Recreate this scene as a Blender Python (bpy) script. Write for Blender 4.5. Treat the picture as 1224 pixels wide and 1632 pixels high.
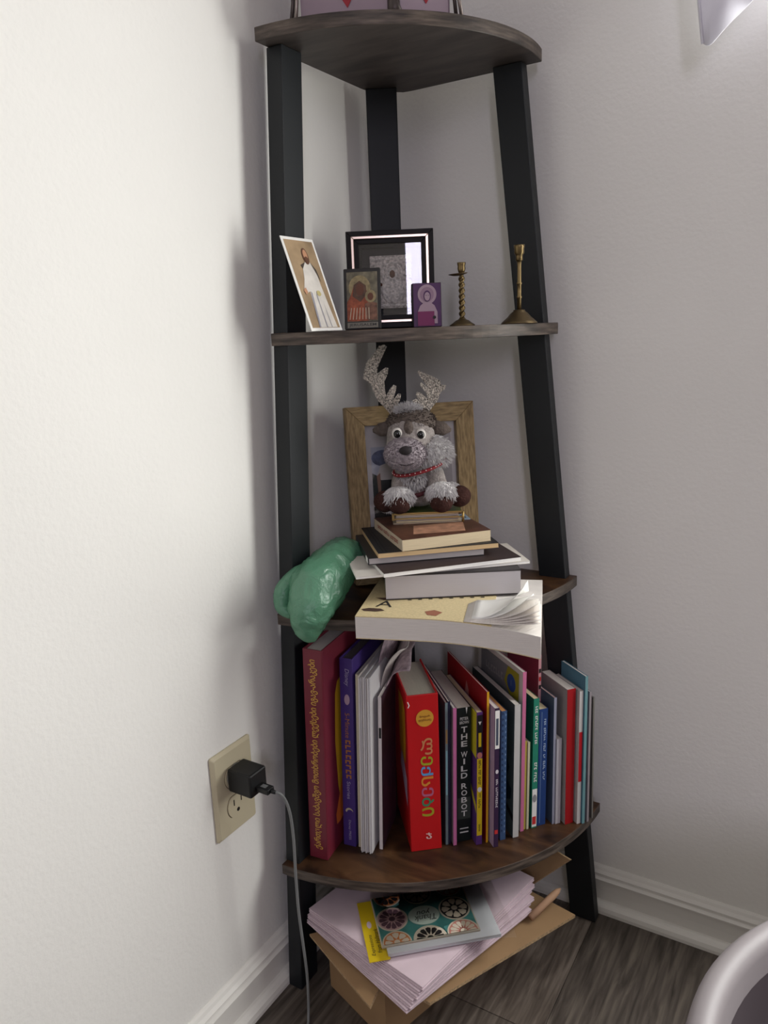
import bpy, bmesh, math, random
from mathutils import Vector, Matrix, noise
random.seed(7)
for o in list(bpy.data.objects): bpy.data.objects.remove(o)
S = bpy.context.scene
COL = S.collection
R_ = math.radians

# ------------------------------------------------------------------ camera
cam_d = bpy.data.cameras.new('camera'); cam = bpy.data.objects.new('camera', cam_d); COL.objects.link(cam)
cam_d.sensor_fit = 'VERTICAL'; cam_d.sensor_height = 24.0; cam_d.lens = 24.0 * 1226.0 / 1632.0
cam_d.clip_start = 0.02
cr = Vector((0.8534, 0.5197, -0.0393)); cu = Vector((-0.0850, 0.2133, 0.9733)); cf = Vector((-0.5142, 0.8273, -0.2262))
m3 = Matrix((cr, cu, -cf)).transposed()
cam.matrix_world = Matrix.Translation((0.6222, -1.0219, 0.8632)) @ m3.to_4x4()
S.camera = cam

# ------------------------------------------------------------------ world, daylight, exposure
w = bpy.data.worlds.new('world'); S.world = w; w.use_nodes = True
w.node_tree.nodes['Background'].inputs[0].default_value = (0.75, 0.86, 1.0, 1)
w.node_tree.nodes['Background'].inputs[1].default_value = 1.0
def area(name, loc, rot, sx, sy, power, col):
    d = bpy.data.lights.new(name, 'AREA'); d.shape = 'RECTANGLE'; d.size = sx; d.size_y = sy
    d.energy = power; d.color = col
    o = bpy.data.objects.new(name, d); COL.objects.link(o); o.location = loc; o.rotation_euler = rot
    return o
# daylight entering the window of the right-hand wall, and a bluish light added behind the camera for fill and a glass reflection
area('daylight_near_window', (0.84, 0.03, 1.03), (R_(-90), 0, 0), 0.52, 1.20, 20.5, (0.995, 1.0, 0.950))
area('added_fill_light', (2.12, -3.22, 1.68), (R_(90), 0, 0), 0.38, 1.10, 18.0, (0.85, 0.80, 1.0))
S.view_settings.view_transform = 'Standard'; S.view_settings.look = 'None'
S.view_settings.exposure = 0.0; S.view_settings.gamma = 1.0; S.view_settings.use_curve_mapping = False

# ------------------------------------------------------------------ materials
MATS = {}
def lin(c):
    return tuple((x/12.92 if x <= 0.04045 else ((x+0.055)/1.055)**2.4) for x in c)
def mat(name, rgb, rough=0.6, metal=0.0, var=0.0, vscale=30.0, stretch=(1,1,1), bump=0.0, bscale=80.0, spec=0.4, coords='Object', bdist=0.001):
    """rgb in sRGB 0-255"""
    if name in MATS: return MATS[name]
    m = bpy.data.materials.new(name); m.use_nodes = True; nt = m.node_tree; N = nt.nodes; L = nt.links
    b = N['Principled BSDF']; c = lin([x/255 for x in rgb])
    b.inputs['Base Color'].default_value = (*c, 1); b.inputs['Roughness'].default_value = rough
    b.inputs['Metallic'].default_value = metal; b.inputs['Specular IOR Level'].default_value = spec
    if var or bump:
        tc = N.new('ShaderNodeTexCoord'); mp = N.new('ShaderNodeMapping'); mp.inputs['Scale'].default_value = stretch
        L.new(tc.outputs[coords], mp.inputs[0])
    if var:
        n = N.new('ShaderNodeTexNoise'); n.inputs['Scale'].default_value = vscale; n.inputs['Detail'].default_value = 5
        L.new(mp.outputs[0], n.inputs['Vector'])
        r = N.new('ShaderNodeMapRange'); r.inputs[1].default_value = .3; r.inputs[2].default_value = .7
        r.inputs[3].default_value = 1-var; r.inputs[4].default_value = 1+var
        L.new(n.outputs[0], r.inputs[0])
        mx = N.new('ShaderNodeVectorMath'); mx.operation = 'SCALE'; mx.inputs[0].default_value = c
        L.new(r.outputs[0], mx.inputs['Scale']); L.new(mx.outputs[0], b.inputs['Base Color'])
    if bump:
        n2 = N.new('ShaderNodeTexNoise'); n2.inputs['Scale'].default_value = bscale; n2.inputs['Detail'].default_value = 4
        L.new(mp.outputs[0], n2.inputs['Vector'])
        bp = N.new('ShaderNodeBump'); bp.inputs['Strength'].default_value = bump; bp.inputs['Distance'].default_value = bdist
        L.new(n2.outputs[0], bp.inputs['Height']); L.new(bp.outputs[0], b.inputs['Normal'])
    MATS[name] = m; return m
def ramp_mat(name, cols, scale, stretch, rough=0.5, detail=8, distort=0.0, bump=0.0, coords='Object', spec=0.4, lac=2.0):
    """noise through a colour ramp; cols = [(pos, rgb255)]"""
    if name in MATS: return MATS[name]
    m = bpy.data.materials.new(name); m.use_nodes = True; nt = m.node_tree; N = nt.nodes; L = nt.links
    b = N['Principled BSDF']; b.inputs['Roughness'].default_value = rough; b.inputs['Specular IOR Level'].default_value = spec
    tc = N.new('ShaderNodeTexCoord'); mp = N.new('ShaderNodeMapping'); mp.inputs['Scale'].default_value = stretch
    n = N.new('ShaderNodeTexNoise'); n.inputs['Scale'].default_value = scale; n.inputs['Detail'].default_value = detail
    n.inputs['Distortion'].default_value = distort; n.inputs['Lacunarity'].default_value = lac
    r = N.new('ShaderNodeValToRGB'); e = r.color_ramp.elements
    while len(e) < len(cols): e.new(0.5)
    for i, (p, c) in enumerate(cols):
        e[i].position = p; e[i].color = (*lin([x/255 for x in c]), 1)
    L.new(tc.outputs[coords], mp.inputs[0]); L.new(mp.outputs[0], n.inputs['Vector']); L.new(n.outputs[0], r.inputs[0]); L.new(r.outputs[0], b.inputs['Base Color'])
    if bump:
        bp = N.new('ShaderNodeBump'); bp.inputs['Strength'].default_value = bump; bp.inputs['Distance'].default_value = 0.001
        L.new(n.outputs[0], bp.inputs['Height']); L.new(bp.outputs[0], b.inputs['Normal'])
    MATS[name] = m; return m
def film_mat(name, rgb, tint, gloss=0.12, rough=0.08):
    """thin clear sheet: transparent plus a glossy fresnel layer"""
    if name in MATS: return MATS[name]
    m = bpy.data.materials.new(name); m.use_nodes = True; nt = m.node_tree; N = nt.nodes; L = nt.links
    N.remove(N['Principled BSDF']); out = N['Material Output']
    t = N.new('ShaderNodeBsdfTransparent'); t.inputs[0].default_value = (*tint, 1)
    g = N.new('ShaderNodeBsdfGlossy'); g.inputs['Roughness'].default_value = rough; g.inputs[0].default_value = (*lin([x/255 for x in rgb]), 1)
    f = N.new('ShaderNodeFresnel'); f.inputs[0].default_value = 1.5
    ad = N.new('ShaderNodeMath'); ad.operation = 'ADD'; ad.inputs[1].default_value = gloss; L.new(f.outputs[0], ad.inputs[0])
    mx = N.new('ShaderNodeMixShader'); L.new(ad.outputs[0], mx.inputs[0]); L.new(t.outputs[0], mx.inputs[1]); L.new(g.outputs[0], mx.inputs[2])
    L.new(mx.outputs[0], out.inputs[0]); MATS[name] = m; return m

# ------------------------------------------------------------------ mesh helpers
class MB:
    def __init__(s): s.v = []; s.f = []; s.m = []
    def add(s, vs, fs, m=0, M=None):
        o = len(s.v)
        for p in vs:
            p = Vector(p); s.v.append(tuple(M @ p) if M is not None else tuple(p))
        for f in fs: s.f.append(tuple(i+o for i in f)); s.m.append(m)
        return s
    def box(s, a, b, m=0, M=None):
        x0,y0,z0 = a; x1,y1,z1 = b
        return s.add([(x0,y0,z0),(x1,y0,z0),(x1,y1,z0),(x0,y1,z0),(x0,y0,z1),(x1,y0,z1),(x1,y1,z1),(x0,y1,z1)],
              [(0,3,2,1),(4,5,6,7),(0,1,5,4),(1,2,6,5),(2,3,7,6),(3,0,4,7)], m, M)
    def hexa(s, p, m=0, M=None):
        """8 points: four of the bottom then four of the top, counter-clockwise from above"""
        return s.add(p, [(0,3,2,1),(4,5,6,7),(0,1,5,4),(1,2,6,5),(2,3,7,6),(3,0,4,7)], m, M)
    def prism(s, pts, z0, z1, m=0, M=None, mside=None):
        n = len(pts); vs = [(x,y,z0) for x,y in pts] + [(x,y,z1) for x,y in pts]
        s.add(vs, [tuple(range(n-1,-1,-1)), tuple(range(n,2*n))], m, M)
        s.add(vs, [(i,(i+1)%n,n+(i+1)%n,n+i) for i in range(n)], m if mside is None else mside, M)
        return s
    def tube(s, pts, r, n=10, m=0, cap=True):
        pts = [Vector(p) for p in pts]; k = len(pts)
        rs = r if isinstance(r, (list, tuple)) else [r]*k
        vs = []; ref = None
        for i, p in enumerate(pts):
            t = (pts[min(i+1,k-1)] - pts[max(i-1,0)]).normalized()
            if ref is None: ref = Vector((0,0,1)) if abs(t.z) < .9 else Vector((1,0,0))
            a = t.cross(ref).normalized(); b = a.cross(t).normalized(); ref = b
            for j in range(n):
                an = 2*math.pi*j/n; vs.append(p + a*math.cos(an)*rs[i] + b*math.sin(an)*rs[i])
        fs = [(i*n+j, i*n+(j+1)%n, (i+1)*n+(j+1)%n, (i+1)*n+j) for i in range(k-1) for j in range(n)]
        if cap: fs += [tuple(range(n-1,-1,-1)), tuple((k-1)*n+j for j in range(n))]
        return s.add(vs, fs, m)
    def lathe(s, prof, n=24, c=(0,0,0), m=0, twist=None):
        vs = []; k = len(prof)
        for i,(r,z) in enumerate(prof):
            for j in range(n):
                a = 2*math.pi*j/n; rr = r if twist is None else twist(r,z,a)
                vs.append((c[0]+rr*math.cos(a), c[1]+rr*math.sin(a), c[2]+z))
        fs = [(i*n+j, i*n+(j+1)%n, (i+1)*n+(j+1)%n, (i+1)*n+j) for i in range(k-1) for j in range(n)]
        fs += [tuple(range(n-1,-1,-1)), tuple((k-1)*n+j for j in range(n))]
        return s.add(vs, fs, m)
    def ball(s, c, r, nu=18, nv=12, m=0, M=None, fn=None):
        vs = [];
        for i in range(nv+1):
            th = math.pi*i/nv
            for j in range(nu):
                ph = 2*math.pi*j/nu; d = Vector((math.sin(th)*math.cos(ph), math.sin(th)*math.sin(ph), math.cos(th)))
                k = fn(d) if fn else 1.0
                vs.append((c[0]+d.x*r[0]*k, c[1]+d.y*r[1]*k, c[2]+d.z*r[2]*k))
        fs = [(i*nu+j, (i+1)*nu+j, (i+1)*nu+(j+1)%nu, i*nu+(j+1)%nu) for i in range(nv) for j in range(nu)]
        return s.add(vs, fs, m, M)
    def sheet(s, fn, nu, nv, m=0):
        vs = [fn(i/nu, j/nv) for i in range(nu+1) for j in range(nv+1)]
        fs = [(i*(nv+1)+j, (i+1)*(nv+1)+j, (i+1)*(nv+1)+j+1, i*(nv+1)+j+1) for i in range(nu) for j in range(nv)]
        return s.add(vs, fs, m)
    def disc(s, c, rx, ry, n=28, z0=0, z1=.0002, m=0, M=None, rot=0):
        ca, sa = math.cos(rot), math.sin(rot)
        pts = []
        for i in range(n):
            a = 2*math.pi*i/n; x, y = rx*math.cos(a), ry*math.sin(a); pts.append((c[0]+x*ca-y*sa, c[1]+x*sa+y*ca))
        return s.prism(pts, z0, z1, m, M)
    def build(s, name, mats, parent=None, smooth=False, bevel=0.0, solid=0.0, clean=False):
        me = bpy.data.meshes.new(name); me.from_pydata(s.v, [], s.f)
        mats = mats if isinstance(mats, (list, tuple)) else [mats]
        for mm in mats: me.materials.append(mm)
        for p, i in zip(me.polygons, s.m): p.material_index = i; p.use_smooth = smooth
        bm = bmesh.new(); bm.from_mesh(me)
        if clean: bmesh.ops.remove_doubles(bm, verts=bm.verts, dist=1e-6)
        if not solid: bmesh.ops.recalc_face_normals(bm, faces=bm.faces)
        bm.to_mesh(me); bm.free(); me.update()
        o = bpy.data.objects.new(name, me); COL.objects.link(o)
        if parent: o.parent = parent
        if bevel:
            b = o.modifiers.new('bevel', 'BEVEL'); b.width = bevel; b.segments = 2; b.limit_method = 'ANGLE'; b.angle_limit = R_(40)
        if solid:
            b = o.modifiers.new('solid', 'SOLIDIFY'); b.thickness = solid; b.offset = 0
        return o
def tag(o, label, cat, group=None):
    o['label'] = label; o['category'] = cat
    if group: o['group'] = group
    return o
def struct(o): o['kind'] = 'structure'; return o
def thing(name, label, cat, loc=(0,0,0), rz=0.0, group=None, rot=None):
    o = bpy.data.objects.new(name, None); COL.objects.link(o); o.empty_display_size = .02
    o.location = loc; o.rotation_euler = rot if rot else (0,0,rz)
    return tag(o, label, cat, group)
def basis(o, x, y):
    """matrix whose local x,y are the given directions (z = x cross y)"""
    x = Vector(x).normalized(); y = Vector(y).normalized(); z = x.cross(y)
    m = Matrix((x, y, z)).transposed().to_4x4(); m.translation = Vector(o); return m
DOWN = ((0,0,-1),(1,0,0)); UP = ((0,0,1),(-1,0,0)); FLAT = ((1,0,0),(0,0,1))
def text(name, body, m, parent, org, dirs, L=None, H=None, weight=0.0, shear=0.0, depth=0.00008):
    """flat printed lettering centred on org; L/H = length and height of the finished line"""
    cu = bpy.data.curves.new(name, 'FONT'); cu.body = body; cu.align_x = 'CENTER'; cu.align_y = 'CENTER'
    cu.offset = weight; cu.shear = shear; cu.resolution_u = 3
    t = bpy.data.objects.new(name, cu); COL.objects.link(t)
    dg = bpy.context.evaluated_depsgraph_get(); me = bpy.data.meshes.new_from_object(t.evaluated_get(dg))
    bpy.data.objects.remove(t)
    xs = [v.co.x for v in me.vertices]; ys = [v.co.y for v in me.vertices]
    if not xs: return None
    cx, cy = (min(xs)+max(xs))/2, (min(ys)+max(ys))/2; sx, sy = max(xs)-min(xs), max(ys)-min(ys)
    if L is None: kx = ky = H/sy
    elif H is None: kx = ky = L/sx
    else: kx, ky = L/sx, H/sy
    M = basis(org, *dirs)
    for v in me.vertices: v.co = M @ Vector(((v.co.x-cx)*kx, (v.co.y-cy)*ky, depth))
    me.materials.clear(); me.materials.append(m); me.name = name
    o = bpy.data.objects.new(name, me); COL.objects.link(o); o.parent = parent
    return o

def scribble(name, m, parent, org, dirs, L, H, n, depth=.0001, gaps=(), seed=1):
    """print too small to read: a row of small strokes"""
    rg = random.Random(seed); o = MB(); M = basis(org, *dirs); st = L/n
    for i in range(n):
        if i in gaps: continue
        x = -L/2+i*st; h0 = -H/2*rg.uniform(.7,1); h1 = H/2*rg.uniform(.7,1); k = rg.random()
        o.add([(x,h0,depth),(x+st*.28,h0,depth),(x+st*.28,h1,depth),(x,h1,depth)], [(0,1,2,3)], 0, M)
        if k > .3: o.add([(x+st*.28,h1-H*.24,depth),(x+st*.75,h1-H*.24,depth),(x+st*.75,h1,depth),(x+st*.28,h1,depth)], [(0,1,2,3)], 0, M)
        if k < .7: o.add([(x+st*.28,h0,depth),(x+st*.75,h0,depth),(x+st*.75,h0+H*.24,depth),(x+st*.28,h0+H*.24,depth)], [(0,1,2,3)], 0, M)
    return o.build(name, m, parent)

# ------------------------------------------------------------------ common materials
M_wall = mat('wall_paint', (235,233,228), .85, bump=.20, bscale=170, var=.015, vscale=6, bdist=.0025)
M_ceil = mat('ceiling_paint', (242,241,238), .9)
M_trim = mat('trim_paint', (226,223,217), .5, bump=.04, bscale=60)
M_black = mat('black_steel', (17,21,25), .55, var=.08, bump=.03, bscale=300)
M_woodtop = ramp_mat('rustic_board', [(.30,(22,14,10)),(.44,(50,32,21)),(.56,(72,48,30)),(.74,(102,72,46))], 13, (1,2.0,1), .42, distort=.9, bump=.05)
M_edge = ramp_mat('board_edge', [(.32,(44,37,33)),(.5,(74,64,57)),(.68,(102,90,80))], 24, (1,1,9), .5, bump=.12)
M_under = ramp_mat('board_underside', [(.35,(52,46,43)),(.65,(74,66,62))], 14, (1,4,1), .55)
M_paper = mat('page_paper', (214,207,200), .85, var=.10, vscale=60, stretch=(60,1,1))
M_pagez = mat('page_paper_flat', (218,212,206), .85, var=.10, vscale=40, stretch=(1,1,70), bump=.35, bscale=40)
M_pagecream = mat('page_paper_cream', (214,196,162), .85, var=.10, vscale=40, stretch=(1,1,70), bump=.3, bscale=40)
M_white = mat('print_white', (232,230,226), .6)
M_ink = mat('print_black', (24,23,24), .6)
M_gold = mat('gold_foil', (206,162,72), .45)

# ================================================================== the room
RX, RY, RZ = 3.2, -3.2, 2.44
fl = struct(MB().box((0,RY,-.06), (RX,0,-.006)).build('floor', mat('subfloor', (60,54,50), .9)))
M_planks = [ramp_mat('vinyl_plank_%d' % i, [(.28,tuple(int(c*k) for c in (56,49,44))),(.5,tuple(int(c*k) for c in (90,81,74))),(.72,tuple(int(c*k) for c in (120,110,101)))],
            14, (9,.8,1), .38, distort=.5, bump=.06) for i,k in enumerate((1.0,.92,1.08))]
pw = .18; col_i = 0; x = -.01
while x < RX-.001:
    y1 = -.263 if col_i == 1 else -.263-.4*((col_i*7) % 3) - (.2 if col_i % 2 else 0)
    ys = [0.0]
    while y1 > RY+.02: ys.append(y1); y1 -= 1.2
    ys.append(RY)
    for j in range(len(ys)-1):
        a, b = max(x,0)+.0003, min(x+pw, RX)-.0003
        p = MB().box((a, ys[j+1]+.0005, -.006), (b, ys[j]-.0005, 0)).build('plank', M_planks[(col_i*2+j) % 3], fl, bevel=.0004)
    x += pw; col_i += 1
t = .12
struct(MB().box((-t,RY-t,-.06), (0,t,RZ)).build('wall_left', M_wall))
wx0, wx1, wz0, wz1 = .565, 1.115, .40, 1.66
wr = MB()
wr.box((0,0,-.06),(wx0,t,RZ)); wr.box((wx1,0,-.06),(RX+t,t,RZ)); wr.box((wx0,0,-.06),(wx1,t,wz0)); wr.box((wx0,0,wz1),(wx1,t,RZ))
struct(wr.build('wall_right', M_wall))
bx0, bx1, bz0, bz1 = 1.91, 2.33, 1.11, 2.25
wb = MB()
wb.box((0,RY-t,-.06),(bx0,RY,RZ)); wb.box((bx1,RY-t,-.06),(RX+t,RY,RZ)); wb.box((bx0,RY-t,-.06),(bx1,RY,bz0)); wb.box((bx0,RY-t,bz1),(bx1,RY,RZ))
M_wall2 = mat('low_bounce_taupe', (214,206,196), .85)  # unseen walls toned darker to hold down the bounce light
struct(wb.build('wall_back', M_wall2))
struct(MB().box((RX,RY,-.06),(RX+t,0,RZ)).build('wall_far', M_wall2))
struct(MB().box((-t,RY-t,RZ),(RX+t,t,RZ+.08)).build('ceiling', M_ceil))
def window(name, x0, x1, z0, z1, y0, y1):
    root = struct(MB().box((x0,y0,z0),(x0+.035,y1,z1)).box((x1-.035,y0,z0),(x1,y1,z1)).box((x0,y0,z0),(x1,y1,z0+.035)).box((x0,y0,z1-.035),(x1,y1,z1)).build(name, M_trim))
    zm = (z0+z1)/2
    MB().box((x0+.035,y0+.005,zm-.018),(x1-.035,y1-.005,zm+.018)).build('sash_bar', M_trim, root)
    return root
window('window_1', wx0, wx1, wz0, wz1, .055, .10)
window('added_fill_window', bx0, bx1, bz0, bz1, RY-.10, RY-.055)  # unseen window, added around the fill light behind the camera
# moulded baseboards
prof = [(.0,.0),(.0242,0),(.0240,.005),(.0222,.0105),(.0185,.0142),(.0150,.0160),(.0116,.0164),(.0108,.0300),(.0108,.0468),(.0142,.0488),(.0142,.0506),(.0098,.0530),(.0086,.0556),(.0108,.0570),(.0106,.0584),(.0066,.0620),(.0044,.0655),(.0012,.0677),(0,.0677)]
def baseboard(name, side):
    n = len(prof); vs = []
    for (o,z) in prof:
        if side == 'l': vs += [(o, 0-o, z), (o, RY, z)]
        else: vs += [(o, -o, z), (RX, -o, z)]
    fs = [(2*i, 2*i+1, 2*i+3, 2*i+2) for i in range(n-1)] + [tuple(2*i for i in range(n)), tuple(2*i+1 for i in range(n-1,-1,-1))]
    return struct(MB().add(vs, fs).build(name, M_trim))
baseboard('baseboard_left', 'l'); baseboard('baseboard_right', 'r')

# ================================================================== corner shelf
Z1, Z2, Z3, Z4, TH = 1.193, .868, .528, .188, .0145
shelf = thing('corner_shelf', 'four-tier quarter-round corner shelf with brown boards and black steel legs', 'shelf', (.04,-.04,0))
def arc_pts(RL, RRr, b, n=36):
    g = .026; pts = []
    a0 = math.atan2(g, RL); a1 = math.atan2(RRr, g)
    rl = math.hypot(g, RL); rr = math.hypot(g, RRr)
    for i in range(n+1):
        u = i/n; th = a0+(a1-a0)*u; r = rl+(rr-rl)*u+4*b*u*(1-u)
        pts.append((r*math.sin(th), -r*math.cos(th)))
    return pts
def board(z, RL, RRr, b):
    pts = arc_pts(RL, RRr, b)
    out = pts + [(.075,-.026),(.062,-.028),(.028,-.062),(.026,-.075)]
    out = [(x-.04, y+.04) for x,y in out]; n = len(out); o = MB()
    vs = [(x,y,z-TH) for x,y in out]+[(x,y,z) for x,y in out]
    o.add(vs, [tuple(range(n-1,-1,-1))], 2); o.add(vs, [tuple(range(n,2*n))], 0)
    o.add(vs, [(i,(i+1)%n,n+(i+1)%n,n+i) for i in range(n)], 1)
    return o.build('shelf_board', [M_woodtop, M_edge, M_under], shelf, bevel=.0009, clean=True)
board(Z1, .2905, .2565, .017); board(Z2, .2990, .281, .010); board(Z3, .325, .312, .006); board(Z4, .353, .352, .005)
zt = Z1-TH
def leg(p, q):   # p = footprint at z 0, q = footprint at the top
    P = [(x-.04,y+.04,.0006) for x,y in p]+[(x-.04,y+.04,zt) for x,y in q]
    return MB().hexa(P).build('leg', M_black, shelf, bevel=.0012)
lx0, lx1 = .0246, .0462
leg([(lx0,-.3555),(lx1,-.3555),(lx1,-.3195),(lx0,-.3195)], [(lx0,-.2700),(lx1,-.2700),(lx1,-.2330),(lx0,-.2330)])
ry0, ry1 = -.0465, -.0285
leg([(.3170,ry0),(.3550,ry0),(.3550,ry1),(.3170,ry1)], [(.2000,ry0),(.2380,ry0),(.2380,ry1),(.2000,ry1)])
rc = Vector((.0493,-.0649)); rx = Vector((.853,.52)); rn = Vector((-.52,.853))
rp = [rc-rx*.0205, rc+rx*.0205, rc+rx*.0205+rn*.012, rc-rx*.0205+rn*.012]
leg([tuple(v) for v in rp], [tuple(v) for v in rp])

# ================================================================== books
def book(name, label, bl, ang, w, d, h, cols, kind='soft', lean=0.0, z=Z4, group='books standing on the bottom shelf', pages=None, top_pages=True):
    """upright book; ang = direction its depth runs (deg); local x across the spine, y into the shelf, z up"""
    rz = R_(ang-90)
    root = thing(name, label, 'book', (bl[0], bl[1], z + (w*math.sin(lean) if lean > 0 else 0)+.0003), group=group, rot=(0, lean, rz))
    ct = .0022 if kind == 'hard' else .0005; ov = .003 if kind == 'hard' else .0
    cm = MB()
    cm.box((0,0,0),(w,ct,h),0); cm.box((0,ct,0),(ct,d,h),1); cm.box((w-ct,ct,0),(w,d,h),2)
    cover = cm.build('cover', list(cols), root, bevel=.0008 if kind == 'hard' else 0)
    if w > 2*ct+.0005:
        pg = MB().box((ct,ct+.0004,ov),(w-ct,d-ov-.0003,h-ov-(0 if kind=='hard' else .0006))).build('pages', pages or M_paper, root)
    return root, cover
def patch(parent, pts, m, y=-.00035, name='print'):
    """flat print on a spine: pts in (x,z)"""
    return MB().add([(x,y,z) for x,z in pts], [tuple(range(len(pts)))]).build(name, m, parent)
def rect(x0,z0,x1,z1): return [(x0,z0),(x1,z0),(x1,z1),(x0,z1)]
def sidepatch(parent, x, pts, m, name='print'):
    """flat print on a side cover: pts in (y,z)"""
    return MB().add([(x,y,z) for y,z in pts], [tuple(range(len(pts)))]).build(name, m, parent)

cm = lambda n,c,r=.45,**k: mat('cover_'+n, c, r, **k)
# 1 maroon
c = cm('maroon', (112,34,50), .42, var=.06)
r, cv = book('tall_hardcover', 'tall maroon hardcover with gold lettering running up its spine, leftmost on bottom shelf', (0.0500,-0.3225), 98.5, 0.0265, 0.150, .298, (c,c,c), 'hard', R_(1.8))
text('title', 'ქართული საბავშვო მოთხრობები ლექსები იგავ-არაკები', M_gold, cv, (.0135,-.0003,.150), UP, .270, .0130, weight=.016, shear=.06)
my = mat('print_yellow', (206,160,34), .6); mo = mat('print_orange', (206,106,44), .6)
sidepatch(cv, .0268, [(.033,.225),(.040,.240),(.07,.25),(.07,.06),(.045,.055),(.036,.09),(.030,.16)], my)
sidepatch(cv, .0270, [(.040,.080),(.048,.100),(.065,.08),(.065,.045),(.040,.036),(.029,.036),(.027,.052)], mo)
# 2 purple
c = cm('purple', (66,46,118), .45, var=.06)
r, cv = book('hardcover', 'purple hardcover with gold and white spine lettering beside the maroon one', (0.0760,-0.2811), 101, 0.0180, 0.120, .274, (c,c,c), 'hard', R_(1.8), pages=mat('pages_dark', (96,90,92), .8))
mp = mat('print_lilac', (170,160,190), .6); mg = mat('print_bronze', (170,112,58), .5)
text('title', 'Disney', mp, cv, (.0095,-.0003,.248), DOWN, .024, .0075, shear=.2)
MB().disc((0,0),.0038,.0075,12,M=basis((.0098,-.0003,.217),*FLAT)).build('emblem', mat('print_rose',(176,150,170),.6), cv)
text('title', '5-Minute', mg, cv, (.0095,-.0003,.180), DOWN, .036, .0062)
scribble('title', mg, cv, (.0095,-.0003,.130), DOWN, .058, .0088, 8, seed=3)
text('title', 'Stories', mp, cv, (.0095,-.0003,.085), DOWN, .026, .0050)
MB().add([(.0095+.0055*math.cos(a), -.0004, .053+.0055*math.sin(a)) for a in [R_(20+i*20) for i in range(9)]] + [(.0105+.0045*math.cos(a), -.0004, .0515+.0045*math.sin(a)) for a in [R_(180-i*20) for i in range(9)]], [tuple(range(18))]).build('moon', mat('print_moon',(190,182,150),.6), cv)
text('title', 'Disney PRESS', mp, cv, (.0095,-.0003,.025), DOWN, .030, .0042)
# 3 cream booklet with two thin boards
c = cm('cream', (196,188,164), .6)
book('booklet', 'thin cream booklet standing against the purple hardcover', (0.0963,-0.2751), 102.5, 0.0034, 0.110, .253, (c,c,c), 'soft', R_(1.8))
# 4 bundle of white brochures
r = thing('brochure', 'thick bundle of white magazine pages with its fore-edges outwards on bottom shelf', 'brochure', (0.1040,-0.2812,Z4+.0012), group=None, rot=(0, R_(1.8), R_(104-90)))
M_sheet = mat('brochure_paper', (206,204,206), .6)
M_dk = mat('brochure_head', (84,86,84), .6)
for i in range(9):
    MB().box((i*.00188,-.0015*((i*5)%3),0),(i*.00188+.0016,.098,.254-.0006*((i*7)%4)), 0).build('page', M_sheet if i%3 else M_paper, r)
# 5 thin white-edged booklet with curled tops
c = cm('whitethin', (214,206,206), .5); c2 = cm('darkplum', (70,48,62), .5, var=.3, vscale=60)
r, cv = book('booklet', 'thin white-spined booklet with a dark plum cover, next to the gap before the red book', (0.1238,-0.2659), 107, 0.0044, 0.077, .223, (c,c,c2), 'soft', R_(1.8))
patch(cv, rect(.001,.165,.004,.180), M_ink)
r = thing('paper_bundle', 'crumpled mauve printed sheets curling over the tops of the white booklets', 'papers', (.122,-.239,Z4+.241))
M_maup = mat('printed_sheet', (168,150,158), .7, var=.35, vscale=150)
for i in range(3):
    def f(u, v, i=i):
        x = -.012+.006*i+.030*u*u*(.6+.2*i); y = .005+.10*v; zz = -.03+.085*u - .02*u*u*i
        return (x + .02*math.sin(v*3+i)*u*.5 - .05*v*.47, y, zz+.004*math.sin(v*9+i*2))
    MB().sheet(f, 10, 10).build('sheet', M_maup if i != 1 else M_paper, r, smooth=True, solid=.0006)
# 6 the thick red book
c = cm('red', (190,26,30), .35, var=.04)
r, cv = book('thick_hardcover', 'thick red hardcover with rainbow lettering and a yellow disc on its spine', (0.1645,-0.2510), 130, 0.0415, 0.110, .2260, (c,c,c), 'hard', R_(0.0), pages=mat('pages_grey', (176,170,156), .85, var=.1, vscale=60, stretch=(60,1,1)))
MB().disc((0,0),.0115,.0118,32,M=basis((.0235,-.0003,.193),*FLAT)).build('print', mat('print_ochre',(206,150,52),.5), cv)
mbr = mat('print_brown', (112,62,22), .6)
text('author', 'ნოდარ', mbr, cv, (.0235,-.0008,.1955), FLAT, .0135, .0040, weight=.01)
text('author', 'დუმბაძე', mbr, cv, (.0235,-.0008,.1905), FLAT, .0165, .0040, weight=.01)
cols = [(196,128,84),(158,160,40),(92,150,200),(208,134,52),(178,92,124),(60,132,96),(160,152,40)]
zc = .166
for ch, L_, col in zip('ლექსები', (.0265,.0145,.0150,.0155,.0150,.0145,.0150), cols):
    text('title', ch, mat('print_'+str(col[0])+str(col[1]), col, .5), cv, (.0245,-.0003,zc-L_/2), DOWN, L_*.90, .0160, weight=.018); zc -= L_
text('logo', 'ჯ', mat('print_pale', (226,190,186), .5), cv, (.0245,-.0003,.0215), FLAT, .0075, .0095, weight=.02)
sidepatch(cv, -.0003, [(.012,.20),(.03,.21),(.06,.21),(.06,.12),(.02,.12),(.014,.15)], mat('print_mustard',(196,136,26),.5))
sidepatch(cv, -.0003, [(.014,.10),(.05,.13),(.06,.10),(.03,.07),(.014,.06)], mat('print_mauve',(176,150,176),.5))
MB().tube([(.0018,-.0006,.218),(.0035,-.001,.213),(.002,-.001,.210)],.0007,6).build('torn_edge', M_white, cv)
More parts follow.
